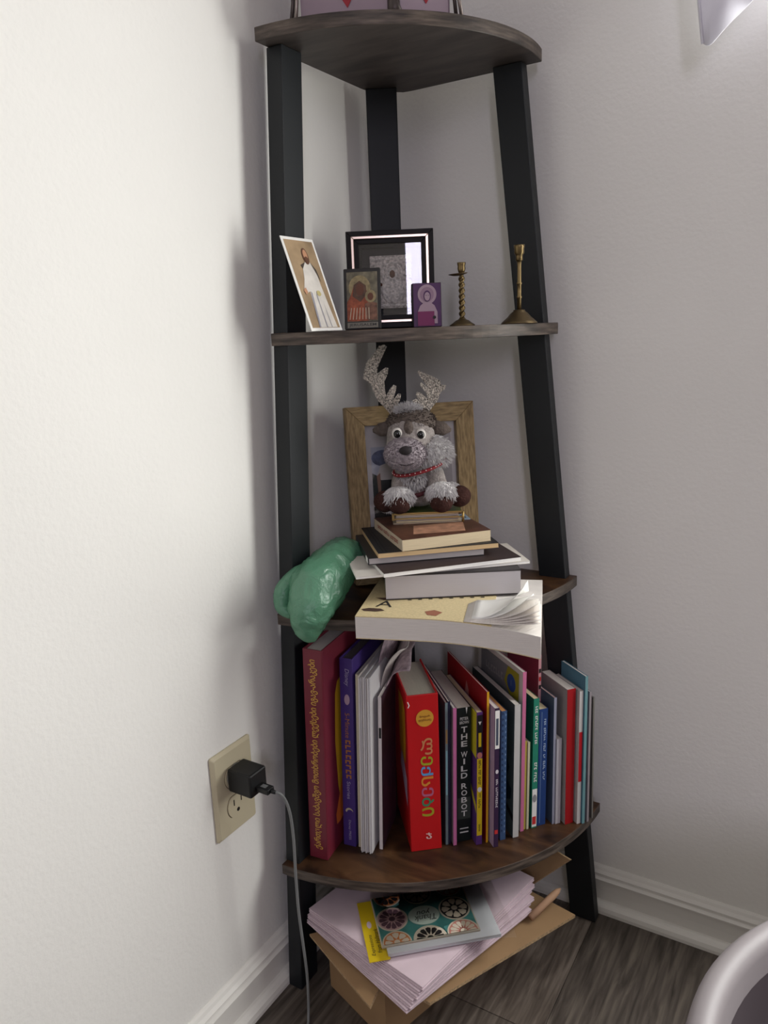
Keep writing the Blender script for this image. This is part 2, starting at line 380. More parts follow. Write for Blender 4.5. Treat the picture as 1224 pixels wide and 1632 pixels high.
# books from the red one to the right: name,label,(x,y),dir,w,d,h,lean,cover colours(spine,left,right),kind
def mk(name, label, bl, ang, w, d, h, lean, s, l, rr=None, kind='soft', pages=None):
    a = cm('s%d_%d_%d'%s, s, .45, var=.05); b = cm('s%d_%d_%d'%l, l, .5, var=.12, vscale=22)
    e = cm('s%d_%d_%d'%(rr or l), rr or l, .5, var=.12, vscale=22)
    return book(name, label, bl, ang, w, d, h, (a,b,e), kind, R_(lean), pages=pages)
r, cv = mk('paperback', 'slim blue-grey paperback pressed against the right side of the red book', (0.1981,-0.2160), 134, 0.0034, 0.094, .208, 1.0, (112,128,134), (60,70,80))
patch(cv, rect(.0004,.150,.0030,.170), mat('print_sand',(150,120,80),.6)); patch(cv, rect(.0004,.075,.0030,.140), mat('print_aqua',(130,170,180),.6))
mk('paperback', 'slim navy paperback, second to the right of the red book', (0.2003,-0.2131), 134, 0.0034, 0.120, .209, 1.0, (34,32,58), (40,40,66))
r, cv = mk('paperback', 'grey paperback with a thin pink spine left of the black novel', (0.2078,-0.2125), 135, 0.0046, 0.125, .201, 1.0, (186,104,150), (128,118,128), (150,120,140))
r, cv = mk('novel', 'black novel with white capital lettering down its spine', (0.2092,-0.2043), 136, 0.0195, 0.120, .197, 1.0, (16,24,24), (22,32,30), pages=mat('pages_tan',(190,180,172),.85,var=.1,vscale=60,stretch=(60,1,1)))
M_tw = mat('print_greywhite', (206,206,204), .6)
text('author', 'PETER', M_tw, cv, (.0100,-.0003,.1815), FLAT, .0115, .0042, weight=.01)
text('author', 'BROWN', M_tw, cv, (.0100,-.0003,.1760), FLAT, .0125, .0042, weight=.01)
zc = .166
for wd, wid in (('THE',.0085),('WILD',.0090),('ROBOT',.0082)):
    for chh in wd:
        text('title', chh, M_tw, cv, (.0100,-.0003,zc), FLAT, wid if chh not in 'I' else .0024, .0082, weight=.02); zc -= .0103
    zc -= .0052
patch(cv, rect(.0008,.034,.0192,.066), mat('print_fog', (52,58,54), .7), y=-.00015)
patch(cv, rect(.004,.0190,.0160,.0205), M_tw); patch(cv, rect(.004,.0130,.0160,.0150), M_tw)
patch(cv, [(.012,.197),(.0145,.197),(.0132,.188)], M_tw)
r, cv = mk('comic_book', 'purple comic book with yellow bands and a black top on its spine', (0.2342,-0.1972), 137, 0.0082, 0.120, .194, 1.0, (92,52,122), (84,50,112), pages=M_pagecream)
patch(cv, rect(.0006,.014,.0079,.128), mat('print_lemon', (224,196,30), .5)); patch(cv, rect(.0006,.137,.0079,.190), M_ink)
patch(cv, rect(.0024,.145,.0062,.165), mat('print_lemon', (224,196,30), .5), y=-.0006)
patch(cv, [(.0020,.181),(.0064,.181),(.0042,.176)], M_white, y=-.0006)
MB().disc((0,0),.0034,.0045,14,M=basis((.0042,-.0003,.1325),*FLAT)).build('print', mat('print_salmon',(206,130,120),.5), cv)
MB().disc((0,0),.0030,.0036,14,M=basis((.0042,-.0007,.083),*FLAT)).build('print', M_white, cv)
scribble('title', M_ink, cv, (.0042,-.0006,.1075), DOWN, .036, .0034, 15, gaps=(5,9), seed=4)
scribble('title', M_ink, cv, (.0042,-.0006,.066), DOWN, .022, .0032, 10, gaps=(3,), seed=5)
scribble('publisher', M_ink, cv, (.0042,-.0006,.0255), DOWN, .011, .0026, 6, seed=6)
sidepatch(cv, -.0003, [(.0,.194),(.13,.194),(.13,.150),(.0,.128)], mat('print_citron', (196,184,44), .5))
sidepatch(cv, -.0003, [(.0,.060),(.022,.085),(.022,.075),(.0,.048)], mat('print_citron', (196,184,44), .5))
r, cv = mk('picture_book', 'tall thin picture book with a crimson cover and a yellow spine', (0.2436,-0.1864), 138, 0.0030, 0.140, .220, 1.0, (214,160,34), (150,16,26))
sidepatch(cv, -.0003, [(.060,.195),(.068,.207),(.073,.190),(.074,.15),(.060,.15)], mat('print_blush',(190,130,124),.6))
r, cv = mk('workbook', 'lilac workbook with a white top edge right of the yellow-spined picture book', (0.2568,-0.1909), 139, 0.0064, 0.130, .202, 1.0, (54,34,64), (170,148,176))
patch(cv, rect(.0003,.145,.0066,.199), M_white); patch(cv, rect(.0016,.150,.0050,.188), mat('print_slate',(72,80,96),.6), y=-.0006)
MB().disc((0,0),.0022,.0030,12,M=basis((.0035,-.0004,.112),*FLAT)).build('print', mat('print_dove',(206,200,206),.6), cv)
scribble('title', mat('print_dove',(206,200,206),.6), cv, (.0035,-.0004,.080), DOWN, .042, .0034, 14, gaps=(3,), seed=7)
patch(cv, rect(.0010,.020,.0056,.026), mat('print_scarlet', (196,50,50), .6))
r, cv = mk('notebook', 'blue patterned notebook with an orange-brown top edge', (0.2585,-0.1730), 139, 0.0078, 0.130, .190, 1.0, (58,82,118), (50,66,94), pages=mat('pages_amber',(190,136,82),.8))
for k in range(22):
    patch(cv, [(.0006+.0006,.012+k*.0082),(.0030,.0145+k*.0082),(.0012,.0170+k*.0082)], mat('print_night',(24,34,64),.6))
    patch(cv, [(.0052,.010+k*.0082),(.0070,.0125+k*.0082),(.0054,.0150+k*.0082)], mat('print_sky',(120,146,180),.6))
r, cv = mk('paperback', 'dark teal-grey covered paperback with a plain white spine', (0.2715,-0.1600), 140, 0.0085, 0.130, .196, 1.0, (190,188,186), (66,78,78))
mtk = mat('print_petrol',(18,42,52),.6)
sidepatch(cv, -.0003, [(.006,.070),(.022,.080),(.035,.075),(.035,.045),(.020,.048),(.008,.055)], mtk)
sidepatch(cv, -.0003, [(.012,.10),(.020,.112),(.026,.098),(.018,.086)], mtk); sidepatch(cv, -.0003, [(.0,.034),(.04,.052),(.04,.046),(.0,.024)], M_ink)
r, cv = mk('picture_book', 'tall picture book with a pink spine and a green and white cover', (0.2755,-0.1430), 141, 0.0052, 0.130, .236, 1.0, (198,110,148), (206,204,196), (150,66,90))
sidepatch(cv, -.0003, [(.010,.229),(.12,.229),(.12,.155),(.010,.155)], mat('print_grey_sky',(120,124,126),.6))
sidepatch(cv, -.0005, [(.010,.229),(.040,.229),(.050,.205),(.030,.185),(.010,.178)], mat('print_olive',(150,146,38),.6))
MB().disc((0,0),.0115,.0125,24,M=basis((-.0005,.030,.208),(0,-1,0),(0,0,1))).build('print', mat('print_royal',(44,76,140),.5), cv)
text('title', '1', mat('print_sky',(120,146,180),.6), cv, (-.0009,.030,.208), ((0,-1,0),(0,0,1)), None, .008)
scribble('title', mat('print_pearl',(150,150,152),.6), cv, (-.0006,.078,.207), ((0,-1,0),(0,0,1)), .052, .012, 7, seed=8)
for dx, lab, hh in ((0,'small yellow-green booklet in front of the green storybook',.134),(.0042,'small cream booklet touching the green storybook',.132)):
    mk('booklet', lab, (.2775+dx*.81,-.1365+dx*.6), 141, .0032, .07, hh, 1.0, (178,164,72) if dx==0 else (196,192,164), (150,140,70) if dx==0 else (186,180,150))
r, cv = mk('storybook', 'green storybook with white spine lettering and a white and red foot', (0.2860,-0.1290), 141, 0.0082, 0.110, .194, 1.0, (40,128,104), (18,104,82), pages=M_pagecream)
scribble('title', M_white, cv, (.0044,-.0004,.155), DOWN, .056, .0042, 16, gaps=(3,10), seed=9)
scribble('author', M_white, cv, (.0044,-.0004,.085), DOWN, .030, .0048, 8, gaps=(3,), seed=10)
patch(cv, rect(.0004,.002,.0078,.060), M_white); MB().disc((0,0),.0030,.006,12,M=basis((.0040,-.0007,.046),*FLAT)).build('print', mat('print_ash',(140,140,142),.6), cv)
patch(cv, rect(.0010,.006,.0066,.018), mat('print_scarlet', (196,50,50), .6), y=-.0008)
r, cv = mk('storybook', 'navy blue storybook with pale spine lettering right of the green one', (0.2911,-0.1205), 141, 0.0130, 0.110, .176, 1.0, (34,62,118), (26,50,100), pages=M_pagecream)
scribble('title', mat('print_icy',(170,190,214),.6), cv, (.0086,-.0004,.115), DOWN, .092, .0034, 28, gaps=(3,10,15,18,23), seed=11)
patch(cv, rect(.0030,.004,.0042,.172), mat('print_steel',(92,118,160),.5))
r, cv = mk('picture_book', 'tall dusty-pink picture book rising behind the blue storybooks', (0.2789,-0.0902), 142, 0.0042, 0.085, .240, 0.6, (206,150,156), (148,62,82))
for k in range(3): patch(cv, rect(.0006,.190+.012*k,.0038,.196+.012*k), M_ink if k != 1 else mat('print_scarlet', (196,50,50), .6))
r, cv = mk('notebook', 'grey-blue floral notebook with a pale top edge', (0.3080,-0.1065), 142, 0.0040, 0.095, .191, 0.4, (150,152,170), (74,88,112), pages=mat('pages_rose',(196,166,158),.8))
r, cv = mk('booklet', 'small plain white booklet, about half the height of its neighbours on bottom shelf', (0.3120,-0.1040), 142, 0.0075, 0.090, .130, 0.4, (186,182,188), (176,172,178))
r, cv = mk('hardcover', 'grey-covered hardcover with a broad dark red spine', (0.3240,-0.0990), 142, 0.0130, 0.065, .203, 0.2, (160,18,26), (158,152,150))
r, cv = mk('paperback', 'paperback with a white and red banded spine touching the dark red one', (0.3378,-0.0900), 142, 0.0058, 0.060, .200, 0.2, (196,192,190), (180,176,174), (180,172,170))
patch(cv, rect(.0004,.065,.0056,.140), mat('print_ruby', (176,22,34), .5))
r, cv = mk('picture_book', 'tall teal picture book, its blue cover showing above the red spines', (0.3440,-0.0860), 142, 0.0040, 0.057, .221, 0.2, (110,152,156), (82,130,150))
r, cv = mk('magazine', 'thin grey magazine leaning at the right end of the book row', (0.3485,-0.0790), 142, 0.0030, 0.048, .197, 0.0, (150,142,146), (140,132,138))
r, cv = mk('magazine', 'last thin dark grey magazine, slanting out beyond every other book on bottom shelf', (0.3520,-0.0680), 146, 0.0022, .028, .185, -0.6, (120,118,112), (96,94,90))

# ---- pile lying on the third shelf
def flat(name, label, fl_, ang, w_, d, t_, z, top, pages, bottom=None, spine=None, spine_side='back', ct=.0012, ov=.0):
    root = thing(name, label, 'book', (fl_[0], fl_[1], z+.0002), R_(ang), group='pile of books lying on the third shelf')
    cvb = MB().box((0,0,0),(w_,d,ct),1).box((0,0,t_-ct),(w_,d,t_),0)
    if spine_side == 'back': cvb.box((0,d-ct,ct),(w_,d,t_-ct),2)
    elif spine_side == 'left': cvb.box((0,0,ct),(ct,d,t_-ct),2)
    cv = cvb.build('cover', [top, bottom or top, spine or top], root)
    x0 = ct+.0002 if spine_side == 'left' else ov
    MB().box((x0,ov+.0003,ct),(w_-ov-.0003,d-ct-.0002,t_-ct)).build('pages', pages, root)
    return root, cv
DGL = lambda p, r0, dirs: None
M_kraft = mat('speckled_cream_cover', (206,188,146), .7, var=.10, vscale=420)
# lowest: fat softcover with drooping, curling corner
b1 = thing('softcover_book', 'fat cream softcover at the bottom of the pile, its corner pages curling up', 'book', (.160,-.349,Z3+.0002), R_(19.5), group='pile of books lying on the third shelf')
W1, D1, T1 = .205, .150, .0270
def droop(x, y):
    u = max(0, (x-.07)/.135); v = max(0, 1-y/.10)
    return -.0150*u*u*v
def slab(z0, z1, x0=0, x1=W1, y0=0, y1=D1, nx=24, ny=10, lift=None):
    o = MB()
    def pt(u, v, z):
        x = x0+(x1-x0)*u; y = y0+(y1-y0)*v; return (x, y, z+droop(x,y)+(lift(x,y) if lift else 0))
    o.sheet(lambda u,v: pt(u,v,z1), nx, ny); o.sheet(lambda u,v: pt(v,u,z0), ny, nx)
    o.sheet(lambda u,v: pt(u,0,z0+(z1-z0)*v), nx, 1); o.sheet(lambda u,v: pt(u,1,z1+(z0-z1)*v), nx, 1)
    o.sheet(lambda u,v: pt(0,u,z1+(z0-z1)*v), ny, 1); o.sheet(lambda u,v: pt(1,u,z0+(z1-z0)*v), ny, 1)
    return o
slab(.001, T1-.001).build('pages', M_pagez, b1, clean=True)
slab(0, .001).build('back_cover', M_kraft, b1, clean=True)
cvr = slab(T1-.001, T1, x1=.152).build('front_cover', M_kraft, b1, clean=True)
for i in range(7):
    hgt = [.012,.015,.019,.024,.031,.042,.056][i]; xs = .122+.0016*i; xe = W1-.0005-(0,0,.001,.001,.003,.008,.014)[i]
    def f(u, v, hgt=hgt, xs=xs, xe=xe, i=i):
        x = xs+(xe-xs)*u; y = .0005+.0012*i+(.054)*v
        return (x, y, T1+.0006+droop(x,y)*(1-u)+droop(xs,y)*u + (hgt-.011)*u*u*(1-.72*v)+ .0004*i)
    MB().sheet(f, 10, 6).build('curled_page', M_white if i > 4 else M_paper, b1, smooth=True, solid=.0003)
mdk = mat('print_umber', (74,54,46), .7); mrust = mat('print_rust', (150,96,74), .7)
def onb1(pts, m, name='print', dz=.0003):
    return MB().add([(x,y,T1+dz+droop(x,y)) for x,y in pts], [tuple(range(len(pts)))]).build(name, m, cvr)
onb1([(.002,.022),(.010,.027),(.024,.026),(.030,.020),(.020,.016),(.006,.017)], mdk)
onb1([(.080,.012),(.090,.010),(.096,.022),(.086,.028),(.076,.022)], mrust)
onb1([(.132,.012),(.140,.009),(.152,.014),(.152,.022),(.142,.024),(.134,.020)], mrust)
onb1([(.010,.062),(.030,.064),(.034,.058),(.022,.055)], mdk)
text('title', 'A', M_ink, cvr, (.026,.042,T1+.0003), ((1,0,0),(0,1,0)), None, .020)
for k in range(8):
    x_ = .050+.012*k; y_ = .054+(x_-.025)*.239-.0034
    onb1([(x_,y_),(x_+.0045,y_+.001),(x_+.0045,y_+.0034),(x_,y_+.0026)], M_ink, 'title')
r, cv = flat('thick_book', 'thick grey-edged book with smooth page edges resting on the fat cream softcover', (.1655,-.2900), 33, .160, .115, .0300, Z3+.0276, cm('charcoal',(46,42,44)), mat('pages_smooth', (190,186,190), .7, var=.03, vscale=40, stretch=(1,1,70)), bottom=cm('charcoal',(46,42,44)))
r, cv = flat('folder', 'wide white paper folder sticking out on both sides below the dark brown magazine', (.1420,-.3165), 41.5, .212, .085, .0030, Z3+.0579, cm('folderwhite',(206,200,192),.7), M_white, ct=.0004)
r, cv = flat('magazine', 'dark brown covered magazine with white page edges in the middle of the pile', (.1735,-.3055), 47, .172, .100, .0050, Z3+.0611, cm('darkbrown',(54,42,42),.5), M_white, bottom=M_white, ct=.0005)
r, cv = flat('grey_book', 'grey-paged book with a white label on its black spine below the black notebook', (.1400,-.2860), 41, .143, .112, .0088, Z3+.0663, cm('coal',(34,34,36)), mat('pages_silver', (178,172,172), .8, var=.06, vscale=40, stretch=(1,1,70)), spine=cm('coal',(34,34,36)), spine_side='left', ct=.0010)
MB().box((-.0004,.004,.0012),(.0,.018,.0076)).build('label', M_white, cv)
r, cv = flat('notebook', 'black notebook with tan page edges under the brown paperback', (.1520,-.2820), 42, .149, .128, .0062, Z3+.0753, cm('soot',(30,30,33),.55), mat('pages_sand', (206,176,132), .8, var=.06, vscale=40, stretch=(1,1,70)), bottom=mat('pages_sand', (206,176,132), .8), ct=.0007)
for k in range(2): MB().box((.006+.004*k,.004,.0062),(.007+.004*k,.124,.0064)).build('ridge', M_ink, cv)
r, cv = flat('paperback', 'brown-covered paperback with cream pages and a red-lettered spine, under the small album', (.1750,-.2640), 48, .114, .121, .0142, Z3+.0817, cm('sepia',(86,54,42),.45,var=.35,vscale=50), M_pagecream, bottom=M_pagecream, spine=cm('ecru',(206,190,166)), spine_side='left', ct=.0006)
scribble('title', mat('print_brick',(160,70,56),.6), cv, (-.0003,.060,.0072), ((0,-1,0),(0,0,1)), .088, .0050, 22, gaps=(6,13), seed=12)
MB().add([(.020,.018,.0144),(.084,.008,.0144),(.098,.050,.0144),(.034,.058,.0144)], [(0,1,2,3)]).build('print', mat('print_apricot',(176,130,104),.6,var=.3,vscale=90), cv)
MB().add([(.024,.068,.0144),(.104,.062,.0144),(.108,.090,.0144),(.030,.096,.0144)], [(0,1,2,3)]).build('print', mat('print_tan',(150,112,90),.6,var=.3,vscale=90), cv)
# small gilt album
alb = thing('photo_album', 'small green photo album with gilt edges under the plush reindeer', 'album', (.1275,-.2045,Z3+.0963), R_(33))
M_brass = mat('gilt_metal', (176,148,92), .35, metal=.8)
a1 = MB().box((0,0,0),(.088,.057,.0012),1).box((0,0,.0128),(.088,.057,.0140),0).build('cover', [mat('album_green',(92,106,52),.35,var=.5,vscale=60), mat('album_back',(176,160,140),.6)], alb)
for k in range(5):
    MB().box((.004,.0014+.0006*(k%2),.0016+.0022*k),(.084,.055,.0032+.0022*k)).build('leaf', mat('album_leaf',(190,180,176),.6) if k%2 else M_pagecream, alb)
MB().box((-.001,-.0012,.0122),(.089,.0006,.0146)).box((-.001,-.0012,.0058),(.089,.0006,.0074)).box((-.0014,-.0012,.0052),(.0016,.0008,.0146)).build('gilt_edge', M_brass, alb, bevel=.0003)
MB().tube([(.0895,-.0012,.0002),(.0895,-.0012,.0135)],.0016,10).build('clasp', M_brass, alb, smooth=True)
bc = thing('card', 'small pale blue card lying behind the album beside the wooden frame', 'card', (.1965,-.1500,Z3+.0963), R_(40))
MB().box((0,0,0),(.013,.030,.0008)).build('sheet', mat('card_blue',(150,166,182),.6,var=.2,vscale=70), bc)
MB().add([(.003,.008,.0010),(.009,.006,.0010),(.010,.020,.0010),(.004,.022,.0010)], [(0,1,2,3)]).build('print', mat('print_denim',(60,80,110),.6), bc)

# ================================================================== wooden picture frame behind the pile
def upright(name, label, cat, bc_, yaw, tilt, group=None):
    """root at the middle of a bottom edge, local x along it, y backwards, z up; tilt leans the top back"""
    return thing(name, label, cat, bc_, group=group, rot=(R_(-tilt), 0, R_(yaw)))
wf = upright('framed_photos', 'light wooden picture frame with family snapshots, behind the plush reindeer', 'picture frame', (.1275,-.1400,Z3+.0030), 42, 7)
M_oak = ramp_mat('pale_oak', [(.3,(104,84,56)),(.5,(138,115,78)),(.7,(164,140,100))], 60, (1,1,6), .6, bump=.08)
M_oak2 = ramp_mat('pale_oak_across', [(.3,(104,84,56)),(.5,(138,115,78)),(.7,(164,140,100))], 60, (6,1,1), .6, bump=.08)
fw, fh, fb, fd = .0885, .240, .0255, .020
def mitre(p, m, name='rail'): return MB().hexa([(x,0,z) for x,z in p]+[(x,fd,z) for x,z in p]).build(name, m, wf, bevel=.0008)
mitre([(-fw,0),(fw,0),(fw-fb,fb),(-fw+fb,fb)], M_oak); mitre([(-fw+fb,fh-fb),(fw-fb,fh-fb),(fw,fh),(-fw,fh)], M_oak)
mitre([(-fw,0),(-fw+fb,fb),(-fw+fb,fh-fb),(-fw,fh)], M_oak2); mitre([(fw-fb,fb),(fw,0),(fw,fh),(fw-fb,fh-fb)], M_oak2)
iw = fw-fb
MB().box((-iw,.012,fb),(iw,.014,fh-fb)).build('mat_board', mat('mount_card',(206,202,200),.8), wf)
ph = MB().box((-iw+.008,.0112,.112),(-iw+.062,.0118,.185)).build('photo', mat('photo_sky',(180,184,194),.5,var=.12,vscale=20), wf)
def pic(parent, pts, m, y): return MB().add([(x,y,z) for x,z in pts], [tuple(range(len(pts)))]).build('print', m, parent)
pic(ph, [(-iw+.008,.112),(-iw+.062,.112),(-iw+.062,.142),(-iw+.03,.138),(-iw+.008,.150)], mat('photo_dark',(40,48,46),.6), .0110)
MB().ball((-iw+.024,.0108,.170),(.016,.0004,.011),16,8).build('print', mat('photo_tree',(96,104,130),.6,var=.4,vscale=120), ph)
pic(ph, [(-iw+.014,.146),(-iw+.020,.160),(-iw+.032,.164),(-iw+.046,.160),(-iw+.046,.140),(-iw+.020,.140)], mat('photo_shirt',(196,190,184),.6), .0104)
pic(ph, [(-iw+.014,.146),(-iw+.019,.150),(-iw+.019,.126),(-iw+.015,.120)], mat('photo_skin',(150,116,98),.6), .0102)
pic(ph, [(-iw+.022,.140),(-iw+.046,.140),(-iw+.046,.114),(-iw+.022,.114)], mat('photo_skirt',(26,34,34),.6), .0102)
ph2 = MB().box((-iw+.008,.0112,.040),(-iw+.050,.0118,.104)).build('photo', mat('photo_black',(34,33,34),.5), wf)
pic(ph2, [(-iw+.020,.060),(-iw+.034,.068),(-iw+.044,.060),(-iw+.030,.050)], M_white, .0109)
ph3 = MB().box((iw-.052,.0112,.060),(iw-.006,.0118,.205)).build('photo', mat('photo_haze',(168,164,164),.5,var=.10,vscale=30), wf)
pic(ph3, [(iw-.046,.160),(iw-.034,.168),(iw-.026,.158),(iw-.030,.135),(iw-.044,.135)], mat('photo_grey',(110,106,108),.6), .0109)
MB().box((-iw,.0085,fb),(iw,.0095,fh-fb)).build('glass', film_mat('glass_clear',(255,255,255),(.98,.98,.98),.0,.02), wf)
MB().box((-fw+.01,.0145,.01),(fw-.01,.018,fh-.01)).build('backing', mat('backing_board',(92,76,58),.8), wf)

# ================================================================== plush reindeer
X0 = Vector((.1460,-.1685,Z3+.0957+.0175)); DRZ = math.atan2(.52,.853)
deer = thing('plush_reindeer', 'grey plush reindeer with glittery antlers and a red collar sitting on the pile', 'plush toy', X0, DRZ)
k8 = .00080
def P(px, py, y=0.0):   # toy-plan coordinates: millimetre-like drawing units to local metres
    return Vector(((px-665+.038*(808-py))*k8, y, (808-py)*k8))
def fur(name, rgb, var=.25, vs=180, bump=.9):
    return mat(name, rgb, .95, var=var, vscale=vs, bump=bump, bscale=420, spec=.1, bdist=.002)
F_grey = fur('plush_grey', (150,142,138)); F_dark = fur('plush_brown', (98,88,82)); F_muz = fur('plush_muzzle', (158,148,152))
F_white = fur('plush_white', (216,213,212), .12); F_hoof = fur('plush_hoof', (64,42,38))
def remeshed(mb, name, m, voxel=.0022, sm=6):
    o = mb.build(name, m, deer, smooth=True)
    r_ = o.modifiers.new('remesh','REMESH'); r_.mode = 'VOXEL'; r_.voxel_size = voxel; r_.use_smooth_shade = True
    s_ = o.modifiers.new('smooth','SMOOTH'); s_.iterations = sm; s_.factor = .5
    return o
bd = MB()
bd.ball((0,.014,.028),(.036,.030,.030)); bd.ball((-.002,.006,.048),(.030,.024,.026)); bd.ball((-.004,.000,.062),(.024,.020,.020))
for s_, kx, kz in ((-1,632,790),(1,698,785)):
    a = P(640 if s_ < 0 else 686, 748, -.006); b_ = P(kx, kz, -.028)
    for q in range(9):
        u = q/8; c_ = a.lerp(b_, u); bd.ball(c_, (.0135,.0125,.012), 12, 8)
for s_, e in ((-1,P(612,798,-.010)),(1,P(728,790,-.004))):
    a = Vector((.020*s_,.008,.020))
    for q in range(8):
        u = q/7; c_ = a.lerp(e, u); bd.ball(c_, (.0150-.002*u,)*3, 12, 8)
remeshed(bd, 'body', F_grey)
hd = MB()
hd.ball(P(650,690,-.010), (.031,.028,.034)); hd.ball(P(650,714,-.018), (.031,.028,.022)); hd.ball(P(647,700,-.020), (.029,.026,.026))
head = remeshed(hd, 'head', F_grey)
MB().ball(P(651,672,-.004),(.0318,.0290,.0225),24,14).build('forehead', F_dark, deer, smooth=True)
MB().ball(P(646,680,-.024),(.0085,.0175,.0160),18,12).build('blaze', F_dark, deer, smooth=True)
MB().ball(P(640,712,-.042),(.0255,.0215,.0205),24,16).build('muzzle', F_muz, deer, smooth=True)
M_bead = mat('black_bead', (12,11,12), .12, spec=.6)
for px, py, yy in ((628,681,-.0375),(664,684,-.0360)):
    ey = MB().ball(P(px,py,yy),(.0066,.0046,.0074),18,12).build('eye_patch', mat('pale_felt',(206,200,194),.9), deer, smooth=True)
    MB().ball(P(px,py,yy-.0034),(.0046,.0036,.0050),16,10).build('eye', M_bead, ey, smooth=True)
MB().ball(P(640,703,-.0620),(.0078,.0045,.0054),16,10).build('nose', mat('nose_felt',(40,34,36),.8), deer, smooth=True)
MB().tube([P(628,722,-.0585),P(634,725,-.0605),P(641,726,-.0612),P(648,725,-.0605),P(654,722,-.0585)],.0006,6).build('mouth', mat('stitch_dark',(60,52,54),.9), deer)
for s_, b_, t_ in ((-1,P(626,676,-.006),P(590,680,-.006)),(1,P(678,676,-.006),P(714,684,-.006))):
    MB().tube([b_, b_.lerp(t_,.35), b_.lerp(t_,.7), t_], [.0060,.0095,.0085,.0020], 12).build('ear', F_dark, deer, smooth=True)
def outline(pts): return [((560+x/5.564), (540+y/5.564)) for x,y in pts]
antL = outline([(325,645),(280,590),(215,520),(170,430),(150,370),(85,325),(92,270),(112,190),(180,118),(222,52),(268,44),(292,62),(250,150),(215,230),(205,290),(240,265),(280,238),(305,245),(300,290),(270,360),(275,430),(285,480),(320,420),(350,388),(375,400),(370,440),(345,520),(390,465),(415,470),(410,510),(375,590),(348,640)])
antR = outline([(650,645),(580,636),(545,580),(515,530),(545,515),(585,548),(545,480),(550,457),(590,465),(650,520),(640,480),(580,400),(590,375),(655,430),(555,290),(570,275),(640,310),(700,335),(760,370),(765,405),(810,410),(800,440),(760,470),(740,530),(700,580)])
def glitter():
    m = mat('glitter_foam', (178,168,158), .35, metal=.2, var=.95, vscale=520, bump=1.0, bscale=700, bdist=.004); return m
for pts, sgn in ((antL,1),(antR,-1)):
    vs = []; n = len(pts); o = bmesh.new()
    for dy in (0,.0032):
        for px, py in pts:
            h_ = (655-py)/100; vs.append(P(px, py, -.006+dy+(.012*h_*h_ if sgn > 0 else .030*h_*h_)))
    mb = MB().add(vs, [tuple(range(n)), tuple(range(2*n-1,n-1,-1))], 0).add(vs, [(i,(i+1)%n,n+(i+1)%n,n+i) for i in range(n)], 1)
    mb.build('antler', [glitter(), mat('foam_edge',(190,186,182),.7)], deer)
for px, py, y in ((632,803,-.034),(698,797,-.034),(610,797,-.020),(728,788,-.016)):
    c_ = P(px,py,y); c_.z = max(c_.z, .0136)
    MB().ball(c_,(.0150,.0145,.0138),18,12).build('hoof', F_hoof, deer, smooth=True)
def tufts(name, centre, rad, n, ln, m, direction=(0,0,-1), wid=.0011, zmin=-2, zmax=2, spread=.6):
    mb = MB(); c_ = Vector(centre); dv = Vector(direction)
    for i in range(n):
        z_ = random.uniform(-1,1); a = random.uniform(0,2*math.pi); q = math.sqrt(1-z_*z_)
        d = Vector((q*math.cos(a), q*math.sin(a), z_))
        if not (zmin <= d.z <= zmax): continue
        p = c_+Vector((d.x*rad[0], d.y*rad[1], d.z*rad[2])); g = (d*spread+dv+Vector((random.uniform(-.5,.5),random.uniform(-.5,.5),random.uniform(-.3,.3)))).normalized()
        s_ = g.cross(Vector((random.random()-.5,random.random()-.5,random.random()-.5))).normalized()*wid
        l_ = ln*random.uniform(.6,1.2)
        mb.add([p-s_, p+s_, p+g*l_], [(0,1,2)])
        mb.add([p-g.cross(s_), p+g.cross(s_), p+g*l_], [(0,1,2)])
    o = mb.build(name, m, deer); o['kind'] = 'stuff'; return o
for px, py in ((632,781),(698,776)):
    MB().ball(P(px,py,-.028),(.0180,.0165,.0125),16,10).build('cuff', F_white, deer, smooth=True)
    tufts('cuff_fur', P(px,py,-.028), (.0178,.0163,.0123), 900, .0075, F_white)
for px, py, y in ((618,793,-.014),(716,780,-.010)):
    tufts('cuff_fur', P(px,py,y), (.012,.012,.011), 400, .0065, F_white)
MB().ball(P(672,716,-.012),(.030,.026,.020),18,12).build('ruff', F_white, deer, smooth=True)
tufts('ruff_fur', P(676,714,-.013), (.030,.027,.020), 1500, .0085, F_white, (.3,-.2,-.6))
tufts('chest_fur', P(652,756,-.016), (.016,.012,.012), 700, .0080, F_white, (0,-.6,-.8))
tufts('head_fur', P(646,652,-.010), (.014,.010,.006), 700, .0080, F_white, (0,0,.4), zmin=-.2, spread=1.1)
tufts('forehead_fur', P(651,672,-.004), (.0314,.0286,.0221), 1300, .0030, F_dark, (0,-.2,-.3), wid=.0007, spread=1.0)
tufts('muzzle_fur', P(640,712,-.042), (.0252,.0212,.0202), 2200, .0024, F_muz, (0,-.1,-.2), wid=.0006, spread=1.2)
ring = []
for i in range(33):
    a = 2*math.pi*i/32; c_ = P(664,737,-.012); ring.append((c_.x+.0330*math.cos(a), c_.y+.0280*math.sin(a), c_.z+.0085*math.cos(a)+.004*math.sin(a)))
MB().tube(ring, .0022, 8, cap=False).build('collar', mat('collar_red',(128,26,34),.6), deer, smooth=True)
dots = MB()
for i in range(0,32,1):
    dots.ball(Vector(ring[i])+Vector((.0018*math.cos(2*math.pi*i/32),.0018*math.sin(2*math.pi*i/32),.0008)), (.0007,)*3, 6, 4)
o = dots.build('collar_dots', M_white, deer); o['kind'] = 'stuff'
MB().tube([P(640,778,-.024),P(650,781,-.0275),P(662,781,-.0275),P(674,778,-.024)],.0028,8).build('belly_strap', mat('strap_maroon',(70,22,30),.7), deer, smooth=True)

